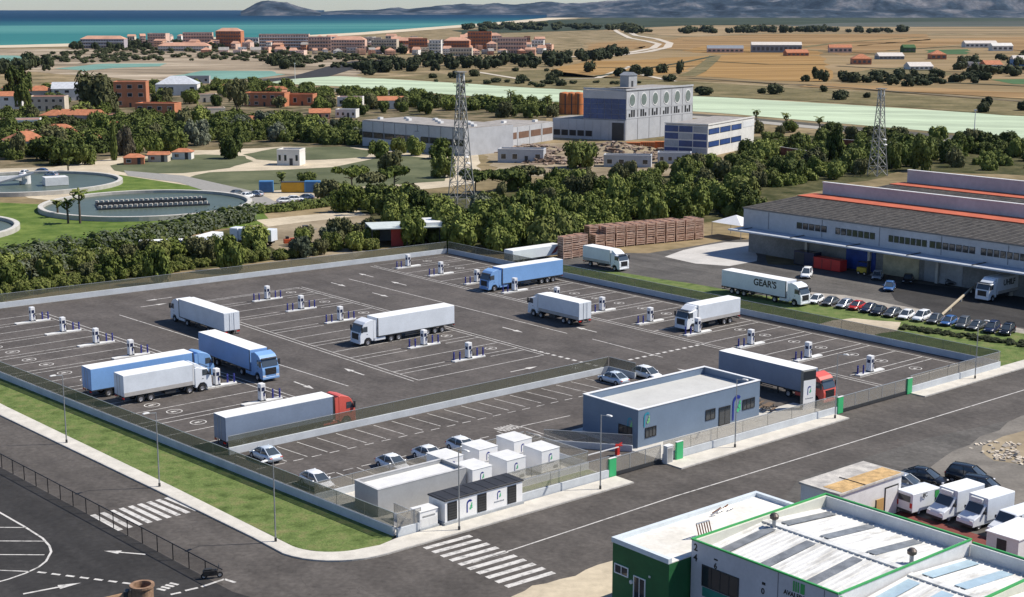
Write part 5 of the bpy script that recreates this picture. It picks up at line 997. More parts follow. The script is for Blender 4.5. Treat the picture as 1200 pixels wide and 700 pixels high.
# farms on the plain
SHEDR = mat('shed_roof', (.6,.55,.5), .7, var=.1); GREYR = mat('grey_roof', (.22,.24,.27), .7, var=.1)
for x, y, wp, hp, rf, wm, rm, l in [(910,62,58,9,'gable',GREYR,SHEDR,'large barn with pale gable roof on the golden plain'),(850,62,42,5,'gable',PINK,GREYR,'long low farm buildings left of the barn'),(935,66,26,4,'gable',TERRA,ROOFT,'small red farm shed right of the barn'),(1010,76,22,7,'hip',TERRA,ROOFT,'red tiled farmhouse in front of the hamlet'),(985,62,26,6,'gable',PINK,ROOFT,'reddish farm buildings right of the barn'),(1045,70,30,4,'gable',GREYR,SHEDR,'grey farm shed beside the greenhouse'),(1066,62,14,6,'gable',GREENF,GREENF,'green netted greenhouse with pale slope'),(1100,70,18,6,'hip',TERRA,ROOFT,'dark red farmhouse below the green field'),(1150,56,38,5,'gable',WHITER,SHEDR,'long white farm hall at right'),(1175,60,24,6,'gable',WHITER,WHITER,'white farm building right of the hall'),(1165,82,20,6,'gable',WHITER,ROOFT,'farmhouse with orange roof at right'),(1140,80,18,6,'flat',WHITER,GRAVEL,'white farm house among trees at right'),(1195,78,14,8,'gable',BLUEW,SHEDR,'blue-walled farm shed at right edge'),(1080,82,28,4,'gable',WHITER,SHEDR,'low white farm shed beside the track'),(640,57,10,5,'flat',WHITER,GRAVEL,'small white house at the field edge')]:
    s = mpp(y); house('farm_building', x, y, wp*s, 14, hp*s, l, wm, rf, rm, rnd.uniform(-.1,.1), 'farm building', max(3,int(wp/5)), 1, 'farm buildings on the plain', True)

# ------------------------------------------------------------------ factory group
def panels(o, L, y, z0, z1, n, m, name='cladding_panel', gap=.3, t=.08):
    s = L/n
    for i in range(n):
        q = bx(o, name, m, gap/2, s-gap/2, -t, -.004, z0, z1); q.location = (i*s, y, 0)
p, L, rz = frame_of((425,171),(545,183)); L += 0
o = thing('long_hall', 'long low white factory hall with black window band, left of the mast', 'factory', p, rz); H_ = 8.6
SEAM = mat('dark_seam',(.15,.15,.16),.8); bx(o, 'wall', CLADG, 0, L, .02, 22, -.2, H_); bx(o, 'front_backing', SEAM, 0, L, 0, .015, -.2, H_); panels(o, L, 0, 5.0, H_-.1, 9, CLADG); bx(o, 'plinth_band', CLADG, .02, L-.02, -.06, -.004, 0, 2.9)
for k in range(9):
    w_ = bx(o, 'window', BLACK, L/9*k+.5, L/9*(k+1)-.5, -.07, -.005, 3.1, 4.8); bx(w_, 'pane', GLASS, L/9*k+.7, L/9*(k+1)-.7, -.1, -.072, 3.25, 4.65)
bx(o, 'roof', GRAVEL, .3, L-.3, .3, 21.7, H_+.01, H_+.25)
for k in range(9): bx(o, 'roof_vent', OFFW, L*(k+.4)/9, L*(k+.4)/9+1.4, 5+(k*7)%11, 6.4+(k*7)%11, H_+.26, H_+1.0)
p2 = px(545,181); q2 = px(648,164); d2 = q2-p2; L2 = d2.length
o = thing('low_hall', 'low white factory wing with brown shutters right of the mast', 'factory', (p2.x,p2.y,0), math.atan2(d2.y,d2.x))
bx(o, 'wall', CLADG, .4, L2, 0, 20, -.2, 6.4); bx(o, 'roof', GRAVEL, .6, L2-.3, .3, 19.7, 6.41, 6.6); BROWN = mat('brown_shutter',(.16,.09,.06),.8,var=.15)
for k in range(7):
    w_ = bx(o, 'window', BLACK if k < 3 else BROWN, L2/7*k+.8, L2/7*(k+1)-.6, -.06, -.005, 2.4, 4.6); bx(o, 'cladding_seam', CLADD, L2/7*(k+1)-.12, L2/7*(k+1)-.02, -.09, -.005, 0, 6.3)
for k in range(6): bx(o, 'roof_vent', OFFW, L2*(k+.4)/6, L2*(k+.4)/6+2, 3+(k*5)%12, 4.2+(k*5)%12, 6.61, 7.3)
# blue tower block
pb = px(733,165); qb = px(811,156); db = qb-pb; LB = db.length; rb = math.atan2(db.y,db.x); pl = px(648,161); WL = (pl-pb).length; la = math.atan2((pl-pb).y,(pl-pb).x)
# the block is built as a quadrilateral: right facade pb->qb, left facade pb->pl
o = thing('factory_tower', 'tall grey factory block with blue glazing and oval windows', 'factory', (pb.x,pb.y,0), rb)
bx(o, 'wall', CLADG, 0, LB, .02, 19, -.2, 17.2); bx(o, 'front_backing', SEAM, 0, LB, 0, .015, -.2, 17.2); panels(o, LB, 0, 7.5, 8.0, 1, CLADG); panels(o, LB, 0, 10.65, 10.95, 1, CLADG); panels(o, LB, 0, 8.0, 10.65, 6, CLADG, gap=.8, t=.03); bx(o, 'roof', GRAVEL, .3, LB-.3, .3, 18.7, 17.21, 17.5); part(o, 'parapet', lambda b: (b.box(-.1,LB+.1,-.1,.3,17.51,18.1), b.box(-.1,.3,.302,19,17.51,18.1)), CLADG)
panels(o, LB, 0, 0, 7.4, 6, CLADG); panels(o, LB, 0, 11, 17, 6, CLADG)
OVAL = mat('oval_glass',(.16,.2,.19),.2,var=.1)
for k in range(6):
    cx_ = LB/6*(k+.5)
    def ring(b, s=1., y=-.12):
        n = 20; b.add([(1.75*s*math.cos(2*math.pi*i/n), y, 2.2*s*math.sin(2*math.pi*i/n)) for i in range(n)]+[(1.75*s*math.cos(2*math.pi*i/n), -.05, 2.2*s*math.sin(2*math.pi*i/n)) for i in range(n)], [tuple(range(n))]+[(i,n+i,n+(i+1)%n,(i+1)%n) for i in range(n)])
    f = part(o, 'window', lambda b: ring(b, 1.12, -.14), OFFW, key='ovalframe'); f.location = (cx_,-.04,14.1); g_ = part(f, 'pane', lambda b: ring(b, .92, -.2), OVAL, key='ovalpane')
    for j in range(3): bx(o, 'slot_window', BLACK, cx_-1.9+j*1.35, cx_-.9+j*1.35, -.05, -.005, 8.1, 10.6 if (j+k)%3 else 9.4)
# glazed left flank
s_ = thing('glazed_block', 'dark blue glazed block joined to the tower, left side', 'factory', (pl.x,pl.y,0), math.atan2((pb-pl).y,(pb-pl).x))
x0 = WL*.42
bx(s_, 'wall', CLADG, x0, WL-.1, .1, 17, 7.2, 17.2); bx(s_, 'fascia', CLADG, x0-.1, WL-.1, -.1, .08, 14.6, 17.3)
for r_ in range(4):
    for c_ in range(6): bx(s_, 'pane', BLUEG, x0+(WL-x0)/6*c_+.08, x0+(WL-x0)/6*(c_+1)-.08, -.06, .09, 7.4+r_*1.8, 9.1+r_*1.8)
bx(s_, 'roof', GRAVEL, x0, WL-.2, .2, 17, 17.21, 17.5)
bx(s_, 'podium', CLADG, 0, WL, -.3, 14, -.2, 7.0); bx(s_, 'podium_roof', GRAVEL, .3, WL-.3, 0, 13.7, 7.01, 7.18)
for k in range(9): bx(s_, 'podium_seam', CLADD, WL/9*k, WL/9*k+.12, -.36, -.305, 0, 6.9)
for k in range(5): bx(s_, 'window', BLACK, WL/9*k+.4, WL/9*(k+1)-.2, -.35, -.305, 1.0, 3.0)
bx(s_, 'gate', DARK, WL*.82, WL*.98, -.37, -.31, 0, 6.2)
o = thing('roof_hut', 'small grey hut with pitched roof on the factory tower roof', 'hut', (lambda t: (t.x,t.y,17.5))(pb.lerp(qb,.55)+Vector((-math.sin(rb),math.cos(rb),0))*14), rb)
bx(o, 'wall', CLADD, -2.6, 2.6, 0, 4, 0, 4.3); part(o, 'roof', lambda b: b.add([(-2.9,-.3,4.25),(2.9,-.3,4.25),(2.9,4.3,4.25),(-2.9,4.3,4.25),(0,-.3,5.4),(0,4.3,5.4)], [(0,1,4),(2,3,5),(1,2,5,4),(3,0,4,5),(0,3,2,1)]), GREYR); bx(o, 'door', DARK, -1, .2, -.06, -.005, .1, 2.2)
for k in range(3):
    p = px(662+k*7.5,134); o = thing('rusty_tank', f'rusty orange storage tank behind factory hall, {["left","middle","right"][k]} of three', 'tank', (p.x,p.y,0), 0, 'rusty tanks'); part(o, 'shell', lambda b: b.lathe([(2.6,0),(2.6,9),(2.3,9.5),(0,9.9)], 20), ORANGE, key='rtank')
    part(o, 'hoop', lambda b: b.lathe([(2.6,4.4),(2.68,4.45),(2.68,4.6),(2.6,4.65)], 20), BROWN, key='rhoop'); part(o, 'ladder', lambda b: b.box(-.25,.25,-2.75,-2.62,0,9.2), DARK, key='rlad')
# three storey office block
p3 = px(829,184); q3 = px(883,172); d3 = q3-p3; L3 = d3.length; o = thing('office_block', 'white three-storey office block with blue window bands beside the factory', 'building', (p3.x,p3.y,0), math.atan2(d3.y,d3.x))
bx(o, 'wall', WHITER, 0, L3, 0, 15, -.2, 9.6); bx(o, 'roof', GRAVEL, .3, L3-.3, .3, 14.7, 9.61, 9.85); part(o, 'parapet', lambda b: (b.box(-.1,L3+.1,-.1,.25,9.86,10.3), b.box(-.1,.25,.252,15,9.86,10.3)), WHITER)
for f in range(2):
    for k in range(3): w_ = bx(o, 'window', BLACK, .4+k*L3/4.2, L3/4.2*(k+1)-.3, -.07, -.005, 2.9+f*4, 4.7+f*4); bx(w_, 'pane', BLUEG, .6+k*L3/4.2, L3/4.2*(k+1)-.5, -.1, -.072, 3.05+f*4, 4.55+f*4)
bx(o, 'sign_panel', OFFW, L3*.74, L3-.2, -.08, -.005, 7.2, 9.2)
for f in range(4):
    for k in range(3): bx(o, 'glazing_strip', BLUEG if (f+k)%3 else CLADD, -.09, -.005, .4+k*4.9, 5+k*4.9, .6+f*2.3, 2.5+f*2.3)
# small outbuildings
for x, y, wd, dp, h, m, l in [(610,191,14,6,3.6,CLADG,'small grey flat building with openings behind the pines'),(338,194,7,6,4.2,WHITER,'small white cabin on the sandy track'),(735,196,14,5,3,CLADG,'low grey hut in front of the rubble heaps'),(790,192,10,5,2.8,CLADG,'low grey hut at the right end of the rubble yard'),(405,138,9,6,3,WHITER,'small white roof cabin left of the long hall')]: house('outbuilding', x, y, wd, dp, h, l, m, 'flat', GRAVEL, -.15, 'hut', 4, 1)
o = bpy.data.objects.new('x', None); bpy.data.objects.remove(o)
p = px(436,291); o = thing('open_shed', 'open shed with pale roof and red side wall behind the back wall', 'shed', (p.x,p.y,0), R(14))
bx(o, 'roof', mat('shed_sheet',(.55,.6,.58),.5,var=.1), 0, 20, 0, 9, 3.6, 3.8); bx(o, 'roof_step', WHITE, 11, 20, 1, 8, 3.805, 4.5); bx(o, 'side_wall', mat('red_wall',(.3,.04,.035),.8,var=.1), 4.0, 6.4, 1.2, 1.45, 0, 3.59); bx(o, 'back_wall', CLADD, 0, 20, 8.6, 8.9, 0, 3.59)
for x_ in (.1,7,13.5,19.8): bx(o, 'post', DARK, x_-.08, x_+.08, .1, .26, 0, 3.59)
# brick walls behind plantation
for x0_, y0_, x1_, y1_, l in [(885,178,960,190,'brick red boundary wall right of the office block'),(960,172,1060,178,'brick red wall running behind the far lattice mast')]:
    p, L, rz = frame_of((x0_,y0_),(x1_,y1_)); o = thing('brick_wall', l, 'wall', p, rz); bx(o, 'wall', mat('red_brick',(.2,.065,.04),.9,var=.2,scale=1.), 0, L, -.15, .15, 0, 2.8); bx(o, 'coping', KERB, -.05, L+.05, -.2, .2, 2.802, 2.92)
# rubble heaps: piles of broken slabs and timber
RUB = mat('rubble', (.2,.13,.09), .9, var=.35, scale=.6, c2=(.42,.33,.26))
def heap(x, y, rx, ry, h, label, n=130):
    p = px(x,y); o = thing('rubble_heap', label, 'rubble heap', (p.x,p.y,0)); rr = random.Random(int(x)); b = MB()
    N = 20
    vs = [(0,0,h)]+[(rx*f*math.cos(2*math.pi*i/N)*rr.uniform(.85,1.1), ry*f*math.sin(2*math.pi*i/N)*rr.uniform(.85,1.1), h*(1-f)*rr.uniform(.7,1.1)-.1) for f in (.35,.7,1) for i in range(N)]
    b.add(vs, [(0,1+i,1+(i+1)%N) for i in range(N)]+[(1+j*N+i, 1+(j+1)*N+i, 1+(j+1)*N+(i+1)%N, 1+j*N+(i+1)%N) for j in range(2) for i in range(N)]); ob('mound', b.mesh('mound', SOIL), o)
    c = MB()
    if rx < 5: n = 40
    for _ in range(n):
        a = rr.uniform(0,6.28); f = rr.random()**.6; q = Vector((rx*f*math.cos(a), ry*f*math.sin(a), h*(1-f)*.95)); M_ = Matrix.Rotation(rr.uniform(0,6.28),3,'Z') @ Matrix.Rotation(rr.uniform(-.5,.5),3,'X'); ks = min(1, rx/8); sx, sy_, sz = rr.uniform(.5,2.6)*ks, rr.uniform(.15,.5)*ks, rr.uniform(.1,.35)*ks
        if rx < 5: sx, sy_, sz = rr.uniform(.1,.3), rr.uniform(.1,.25), rr.uniform(.06,.14)
        k = [M_ @ Vector((i*sx, j*sy_, l_*sz))+q for i,j,l_ in ((-1,-1,-1),(1,-1,-1),(1,1,-1),(-1,1,-1),(-1,-1,1),(1,-1,1),(1,1,1),(-1,1,1))]; c.add(k, [(3,2,1,0),(4,5,6,7),(0,1,5,4),(1,2,6,5),(2,3,7,6),(3,0,4,7)])
    tag(ob('debris', c.mesh('debris', RUB if rx > 5 else PALE), o), kind='stuff')
for x, y, rx, ry, h, l in [(625,178,14,9,2.6,'heap of brown timber debris left of the big round tree'),(720,176,18,10,2.8,'heap of brown debris behind the big round tree'),(760,186,17,8,2.2,'wide pale rubble heap in front of the factory tower'),(712,190,9,6,1.6,'small debris heap right of the big round tree'),(640,190,9,7,2.4,'dark debris heap left of the big round tree'),(805,186,9,6,1.5,'low rubble pile before the office block')]: heap(x, y, rx, ry, h, l)
for k in range(3):
    p = px(742+k*17,176-k*.5); o = thing('skip_container', f'rusty orange skip container below the factory tower, {ordinal(k)} from left', 'container', (p.x,p.y,0), -.05, 'rusty orange containers'); bx(o, 'body', ORANGE, -2.4, 2.4, 0, 2.4, .1, 2.5, .05)
    for j in range(7): bx(o, 'rib', BROWN, -2.2+j*.7, -2.08+j*.7, -.06, -.004, .2, 2.4)
# ------------------------------------------------------------------ warehouse right of the lot
WHW = mat('warehouse_wall', (.47,.48,.5), .75, var=.1, scale=.12); ROOFD = mat('bitumen_roof', (.026,.024,.023), .95, var=.5, scale=.9, bump=.6, c2=(.075,.068,.062)); ROOFO = mat('orange_roof', (.46,.11,.055), .8, var=.12, scale=.3)
o = thing('warehouse', 'long grey warehouse with dark and orange roof and loading bays', 'warehouse', W(139.6,81.5), RU-math.pi/2)
LW = 112
bx(o, 'lower_wall', mat('lower_wall',(.24,.24,.235),.85,var=.2,scale=.3), 0, LW, 1.6, 20, -.1, 4.7)  # canopy shade put into the darker grey of this wall
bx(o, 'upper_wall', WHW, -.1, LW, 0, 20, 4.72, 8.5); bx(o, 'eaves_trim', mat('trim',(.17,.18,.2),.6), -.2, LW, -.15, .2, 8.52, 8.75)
bx(o, 'canopy', mat('canopy',(.4,.44,.5),.6,var=.08), -.3, LW, -4.2, -.01, 4.75, 5.0)
for k in range(9): bx(o, 'canopy_bracket', DARK, 2+k*12.5, 2.15+k*12.5, -4.0, -.02, 5.02, 5.15); bx(o, 'wall_seam', mat('trim',(.2,.2,.2)), 6+k*12.5, 6.12+k*12.5, -.04, -.005, 5.2, 8.4)
for k in range(7): bx(o, 'column', CONC, 14+k*14, 14.5+k*14, 1.0, 1.55, 0, 4.7)
part(o, 'roof', lambda b: b.add([(-.4,-.3,8.76),(LW,-.3,8.76),(LW,17,9.6),(-.4,17,9.6)], [(0,1,2,3)]), ROOFD)
def strips(b):
    for k in range(70):
        x = k*1.6; b.box(x,x+.05,0,16.8,8.9,9.0) if False else b.add([(x,-.2,8.8),(x+.3,-.2,8.8),(x+.3,14.1,9.5),(x,14.1,9.5)], [(0,1,2,3)])
tag(part(o, 'roof_ribs', strips, mat('rib_pale',(.1,.093,.085),.9,var=.3,scale=1.)), kind='stuff')
bx(o, 'orange_roof_strip', ROOFO, -.2, LW, 16.0, 21.6, 9.3, 9.75); part(o, 'orange_roof_panel', lambda b: b.add([(60,5,9.12),(72,5,9.12),(72,17,9.72),(60,17,9.72)], [(0,1,2,3)]), ROOFO)
bx(o, 'clerestory', WHW, 1.5, LW, 21.7, 22.3, 8.0, 12.0); bx(o, 'clerestory_cap', OFFW, 1.4, LW, 21.6, 22.4, 12.02, 12.15)
bx(o, 'rear_bay_wall', WHW, .5, LW, 22.4, 52, -.1, 8.4); part(o, 'rear_roof', lambda b: b.add([(0,22.45,8.6),(LW,22.45,8.6),(LW,46,9.6),(0,46,9.6)], [(0,1,2,3)]), ROOFD)
bx(o, 'orange_roof_strip', ROOFO, 0, LW, 46.02, 51, 9.2, 9.75); bx(o, 'clerestory', WHW, .8, LW, 51.1, 51.8, 8, 12.3); bx(o, 'clerestory_cap', OFFW, .7, LW, 51, 51.9, 12.32, 12.45)
for b0_, b1_, n_ in [(12.7,19.7,5),(21.5,30.2,7),(32.9,40.8,7),(41.2,50.1,7),(51,59.3,7),(62,70,7)]:
    for k in range(n_):
        s = (b1_-b0_)/n_; f = bx(o, 'window', DARK, b0_+s*k+.1, b0_+s*(k+1)-.1, -.07, -.004, 6.2, 7.35); bx(f, 'pane', GLASS, b0_+s*k+.2, b0_+s*(k+1)-.2, -.09, -.072, 6.3, 7.25)
for k, (a_, b_, m_) in enumerate([(23,29.4,mat('blue_dock',(.02,.06,.3),.6,var=.2)),(31.0,38.4,mat('lit_opening',(.5,.45,.3),.8,var=.15)),(39.5,47,CLADD),(60,64,DARK),(70,74,DARK)]):  # pale yellow bay is a lit opening, its light put into the colour
    d = bx(o, 'loading_door', m_, a_, b_, 1.52, 1.595, .05, 4.4); 
    for j in range(5): bx(d, 'door_slat', m_, a_+.1, b_-.1, 1.49, 1.518, .15+j*.86, .93+j*.86)
for k in range(10): bx(o, 'roof_vent', OFFW, 6+k*9.7, 6.5+k*9.7, 23.5+(k%2)*6, 24+(k%2)*6, 8.7, 9.6)
part(o, 'roof_cowl', lambda b: b.lathe([(.35,0),(.35,.7),(.6,.75),(.6,1.0),(0,1.1)], 12, 66, 12), DARK, loc=(0,0,9.3))
# dock ramp wall and clutter under the canopy
p = px(1100,377); q = px(1140,341); d = q-p; o = thing('dock_rail', 'tan concrete barrier beside the loading dock truck', 'barrier', (p.x,p.y,0), math.atan2(d.y,d.x)); bx(o, 'beam', SAND, 0, d.length, -.15, .15, .5, .8, .03); 
for k in range(4): bx(o, 'post', CONC, k*d.length/3.2, k*d.length/3.2+.25, -.12, .12, 0, .498)
bx(o, 'end_block', CONC, -.6, .2, -.5, .5, 0, .45)
def clutter(x, y, parts_, label, cat, name, rz=RU-math.pi/2):
    p = px(x,y); o = thing(name, label, cat, (p.x,p.y,0), rz)
    for nm, m, *b_ in parts_: bx(o, nm, m, *b_, .04)
    return o
clutter(968,317,[('body',RED,-3,3,0,2,.1,2.1),('rib',DARK,-2.9,-2.8,-.05,-.004,.2,2.0),('rib',DARK,-1,-.9,-.05,-.004,.2,2.0),('rib',DARK,1,1.1,-.05,-.004,.2,2.0)],'red skip under the warehouse canopy','container','skip_container')
clutter(942,312,[('body',CN,-2.4,2.2,0,2.2,.1,2.6),('door',DARK,-2.2,0,-.05,-.004,.2,2.4)],'dark navy container under the warehouse canopy at left','container','container')
YEL = mat('yellow_machine',(.5,.36,.03),.5,var=.1)
o = clutter(1012,322,[('body',YEL,-1.1,.9,-.6,.6,.35,1.3),('mast',DARK,.95,1.1,-.5,.5,.1,2.6),('roof',DARK,-1,.6,-.55,.55,2.2,2.3),('post',DARK,-1,-.9,-.5,-.4,1.3,2.2),('post',DARK,.5,.6,.4,.5,1.3,2.2),('fork',STEEL,1.1,2.1,-.35,-.2,.1,.16),('fork',STEEL,1.1,2.1,.2,.35,.1,.16)],'yellow forklift in front of the blue loading bay','forklift','forklift')
for x_ in (-.7,.6):
    for s in (-1,1): wheel(o, x_, s*.55, .33, .2)
o = clutter(1130,327,[('body',mat('machine_red',(.3,.06,.04),.6),-1,1,-.7,.7,.4,1.5),('cabin',DARK,-.6,.5,-.6,.6,1.5,2.7),('boom',BROWN,.5,2.0,-.2,.2,1.6,1.9)],'dark red loader standing by the dock wall','loader','loader')
for x_ in (-.6,.6):
    for s in (-1,1): wheel(o, x_, s*.75, .42, .3)
p = px(862,278); o = thing('tent_canopy', 'white canopy tent at the left end of the warehouse', 'tent', (p.x,p.y,0), RU-math.pi/2); part(o, 'canopy', lambda b: b.add([(-4,-3,3),(4,-3,3),(4,3,3),(-4,3,3),(0,0,4.6)], [(0,1,4),(1,2,4),(2,3,4),(3,0,4)]), WHITE)
for x_ in (-3.9,3.9):
    for y_ in (-2.9,2.9): bx(o, 'pole', STEEL, x_-.05, x_+.05, y_-.05, y_+.05, 0, 2.99)
# stacked timber crates
CRATE = mat('crate_wood', (.58,.36,.26), .85, var=.2, scale=1.2, c2=(.7,.5,.39)); CRATED = mat('crate_inside', (.27,.145,.1), .9, var=.2, scale=1.)
def crate_mesh(b):
    b.box(-.95,.95,-.95,.95,.12,.2)
    for z in (.25,.62,.99,1.22):
        for s in (-1,1): b.box(-1,1,s*.97-.03,s*.97+.03,z,z+.16); b.box(s*.97-.03,s*.97+.03,-.94,.94,z,z+.16)
    for x in (-1,1):
        for y in (-1,1): b.box(x*.96-.06,x*.96+.06,y*.96-.06,y*.96+.06,0,1.4)
    b.mi = 1; b.box(-.9,.9,-.9,.9,.21,1.25); b.mi = 0
crm = (lambda b: (crate_mesh(b), b.mesh('crate', [CRATE, CRATED]))[1])(MB())
p0, p1 = px(700,291), px(836,278); dd = (p1-p0); LL = dd.length; dd.normalize(); nn = Vector((-dd.y,dd.x,0)); ra = math.atan2(dd.y,dd.x); n_ = int(LL/2.4)
for i in range(n_):
    for lv in range(3):
        for r_ in range(2):
            if lv == 2 and (i*7+r_*3) % 11 == 0: continue
            q = p0+dd*(i*2.4)+nn*(r_*2.2); c = ob('pallet_crate', crm, None, (q.x+rnd.uniform(-.06,.06), q.y+rnd.uniform(-.06,.06), lv*1.41), ra+rnd.uniform(-.04,.04)); tag(c, f'brown timber crate in the long stack, {["bottom","middle","top"][lv]} layer, {"front" if r_ == 0 else "back"} row', 'crate', f'crates in the long stack {lv}{r_}'.replace('0','').strip())
            c['group'] = 'brown timber crates stacked along the trees'
q0 = px(662,303)
for i in range(3):
    for lv in range(3): c = ob('pallet_crate', crm, None, (q0.x+i*1.5, q0.y+i*1.5, lv*1.41), ra+rnd.uniform(-.05,.05)); tag(c, f'brown timber crate in the small stack behind white trailer, {["bottom","middle","top"][lv]} layer', 'crate', 'brown timber crates stacked along the trees')
# ------------------------------------------------------------------ lattice masts
def mast(x, y, h, base, label):
    p = px(x,y); o = thing('lattice_mast', label, 'pylon', (p.x,p.y,0), .5); LAT = mat('lattice_steel',(.28,.28,.27),.6,.3,var=.15)
    wz = lambda z: base*(1-z/h)**1.3+.55
    lv = [h*(1-(1-k/11)**1.25) for k in range(12)]
    for i, (sx, sy_) in enumerate(((-1,-1),(1,-1),(1,1),(-1,1))):
        part(o, 'leg', lambda b: [b.tube((sx*wz(z0),sy_*wz(z0),z0),(sx*wz(z1),sy_*wz(z1),z1),.14,.13,5) for z0, z1 in zip(lv, lv[1:])], LAT)
        tx, ty = ((1,-1),(1,1),(-1,1),(-1,-1))[i]
        for z0, z1 in zip(lv, lv[1:]):
            a0, a1 = wz(z0), wz(z1)
            part(o, 'brace', lambda b: b.tube((sx*a0,sy_*a0,z0),(tx*a1,ty*a1,z1),.075,n=4), LAT); part(o, 'brace', lambda b: b.tube((tx*a0,ty*a0,z0),(sx*a1,sy_*a1,z1),.075,n=4), LAT); part(o, 'crossbar', lambda b: b.tube((sx*a1,sy_*a1,z1),(tx*a1,ty*a1,z1),.07,n=4), LAT)
    part(o, 'platform', lambda b: b.box(-1.1,1.1,-1.1,1.1,h-.1,h+.1), LAT)
    for k in range(5): a = k*1.3; part(o, 'antenna', lambda b: b.box(.75,.95,-.15,.15,h-3.5+k*.4,h-1.5+k*.4), OFFW, rz=a)
    for k in range(2): part(o, 'dish', lambda b: b.lathe([(0,.3),(.4,.2),(.6,0)], 14), OFFW, loc=(0.9-k*.3,-1.6,h*.36+k*1.4))
    return o
mast(541,250,32,2.0,'tall lattice mast standing among the trees behind the lot'); mast(1028,206,24.2,1.4,'lattice mast behind the warehouse roof at right')
for x, y, hp, l in [(346,97,22,'thin pole beside the salt pan at left'),(1141,166,36,'thin mast with lamp behind the warehouse at right')]:
    p = px(x,y); s = mpp(y); o = thing('thin_pole', l, 'pole', (p.x,p.y,0)); part(o, 'pole', lambda b: b.tube((0,0,0),(0,0,hp*s),.22,.12,6), OFFW); part(o, 'head', lambda b: b.box(-.5,.5,-.2,.2,hp*s-.1,hp*s+.4), OFFW)
# ------------------------------------------------------------------ treatment tanks
TANKC = mat('tank_concrete', (.42,.4,.36), .85, var=.12, scale=.5); TWAT = mat('tank_water', (.085,.11,.09), .35, var=.1, scale=.08, spec=.12)
def tank(c, r, label):
    o = thing('settling_tank', label, 'tank', c)
    part(o, 'wall', lambda b: b.lathe([(r+.1,-.1),(r+.1,1.0),(r-1.1,1.0),(r-1.1,-.3)], 72), TANKC); part(o, 'walkway', lambda b: b.lathe([(r-1.0,1.003),(r-1.0,1.05),(r-.9,1.06),(r-.0,1.06),(r,1.003)], 72), CONC)
    part(o, 'water', lambda b: b.poly([((r-1.05)*math.cos(2*math.pi*i/72), (r-1.05)*math.sin(2*math.pi*i/72), .35) for i in range(72)]), TWAT); return o
c2 = px(176,243); o = tank((c2.x-1,c2.y+1,0), 24.5, 'middle round settling tank full of grey-green water with central weir')
def weir(b):
    b.box(-12,12,-2.6,-2.2,.36,1.1); b.box(-12,12,2.2,2.6,.36,1.1)
part(o, 'weir_trough', lambda b: b.box(-11.5,14,-5.2,5.2,.36,.7), DARK, rz=.35); part(o, 'trough_rail', lambda b: b.box(-11.5,14,-.1,.1,.7,1.5), DARK, rz=.35)
for k in range(22): bx(o, 'weir_block', TANKC, -.35, .35, -.4, .4, .76, 1.35).location = (math.cos(.35)*(-11+k*1.15)+math.sin(.35)*4.7, math.sin(.35)*(-11+k*1.15)-math.cos(.35)*4.7, 0)
for k in range(22): bx(o, 'weir_block', TANKC, -.35, .35, -.4, .4, .76, 1.35).location = (math.cos(.35)*(-11+k*1.15)-math.sin(.35)*4.7, math.sin(.35)*(-11+k*1.15)+math.cos(.35)*4.7, 0)
c1 = px(40,218); o = tank((c1.x-3,c1.y+2,0), 25, 'rear round settling tank with white bridge at the left edge')
part(o, 'bridge', lambda b: (b.box(-26,0,-1.2,1.2,1.3,1.6), b.box(-26,0,-1.2,-1.1,1.6,2.6), b.box(-26,0,1.1,1.2,1.6,2.6)), OFFW, rz=.5); part(o, 'machine_house', lambda b: b.box(-3,3,-2,2,.4,2.6), OFFW, .05, rz=.5, loc=(9,-3,0)); part(o, 'centre_column', lambda b: b.lathe([(1.5,.3),(1.5,2.8),(0,3.1)], 16), OFFW)
part(o, 'sloping_trough', lambda b: b.extr([(-9,.6),(-9,1.1),(1,3.6),(1,3.1)], -.8, .8), STEEL, rz=.35, loc=(2,-2,0)); part(o, 'scoop', lambda b: b.add([(0,0,2.6),(5,0,4.2),(5,3,4.2),(0,3,2.6)], [(0,1,2,3)]), WHITE, loc=(5,2,0))
c3 = px(-70,270); o = tank((-126,298,0), 22, 'near round settling tank cut by the left edge')
# skips and cars in the works yard
clutter(345,226,[('body',mat('yellow_skip',(.5,.27,.02),.6,var=.1),-3.3,3.3,0,2.3,.15,2.6),('lip',DARK,-3.35,3.35,-.05,2.35,2.6,2.7),('hook',DARK,-3.6,-3.35,.9,1.4,.8,1.6)],'yellow open skip between two blue containers','skip','skip_container',.05); clutter(312,226,[('body',BLUEW,-1.8,1.8,0,2.3,.1,2.9),('door',mat('blue_door',(.04,.12,.27),.6),-1.5,1.5,-.05,-.005,.2,2.7)],'blue container left of the yellow skip','container','container',.1); clutter(366,226,[('body',BLUEW,-2,2,0,2.3,.1,2.9),('door',mat('blue_door',(.04,.12,.27),.6),-1.6,1.6,-.05,-.005,.2,2.7)],'blue container right of the yellow skip','container','container',.05)
for k, (x, y, m, l) in enumerate([(290,232,CW,'white car parked below the meadow, left'),(300,230,CS,'silver car parked below the meadow, middle'),(278,229,CG,'dark car parked near the tank rim'),(346,236,CW,'white car parked beside the yellow skip'),(358,234,CS,'silver car parked right of the yellow skip'),(335,238,CW,'white car in front of the left blue container'),(30,205,CW,'white car in the sandy yard at left'),(48,203,CB,'blue car in the sandy yard'),(60,207,CS,'silver car in the sandy yard beside the tank')]): p = px(x,y); car((p.x,p.y,0), rnd.uniform(0,3), m, l, 'hatch', 'cars in the works yard')
heap(200,232,.1,.1,.1,'x') if False else None

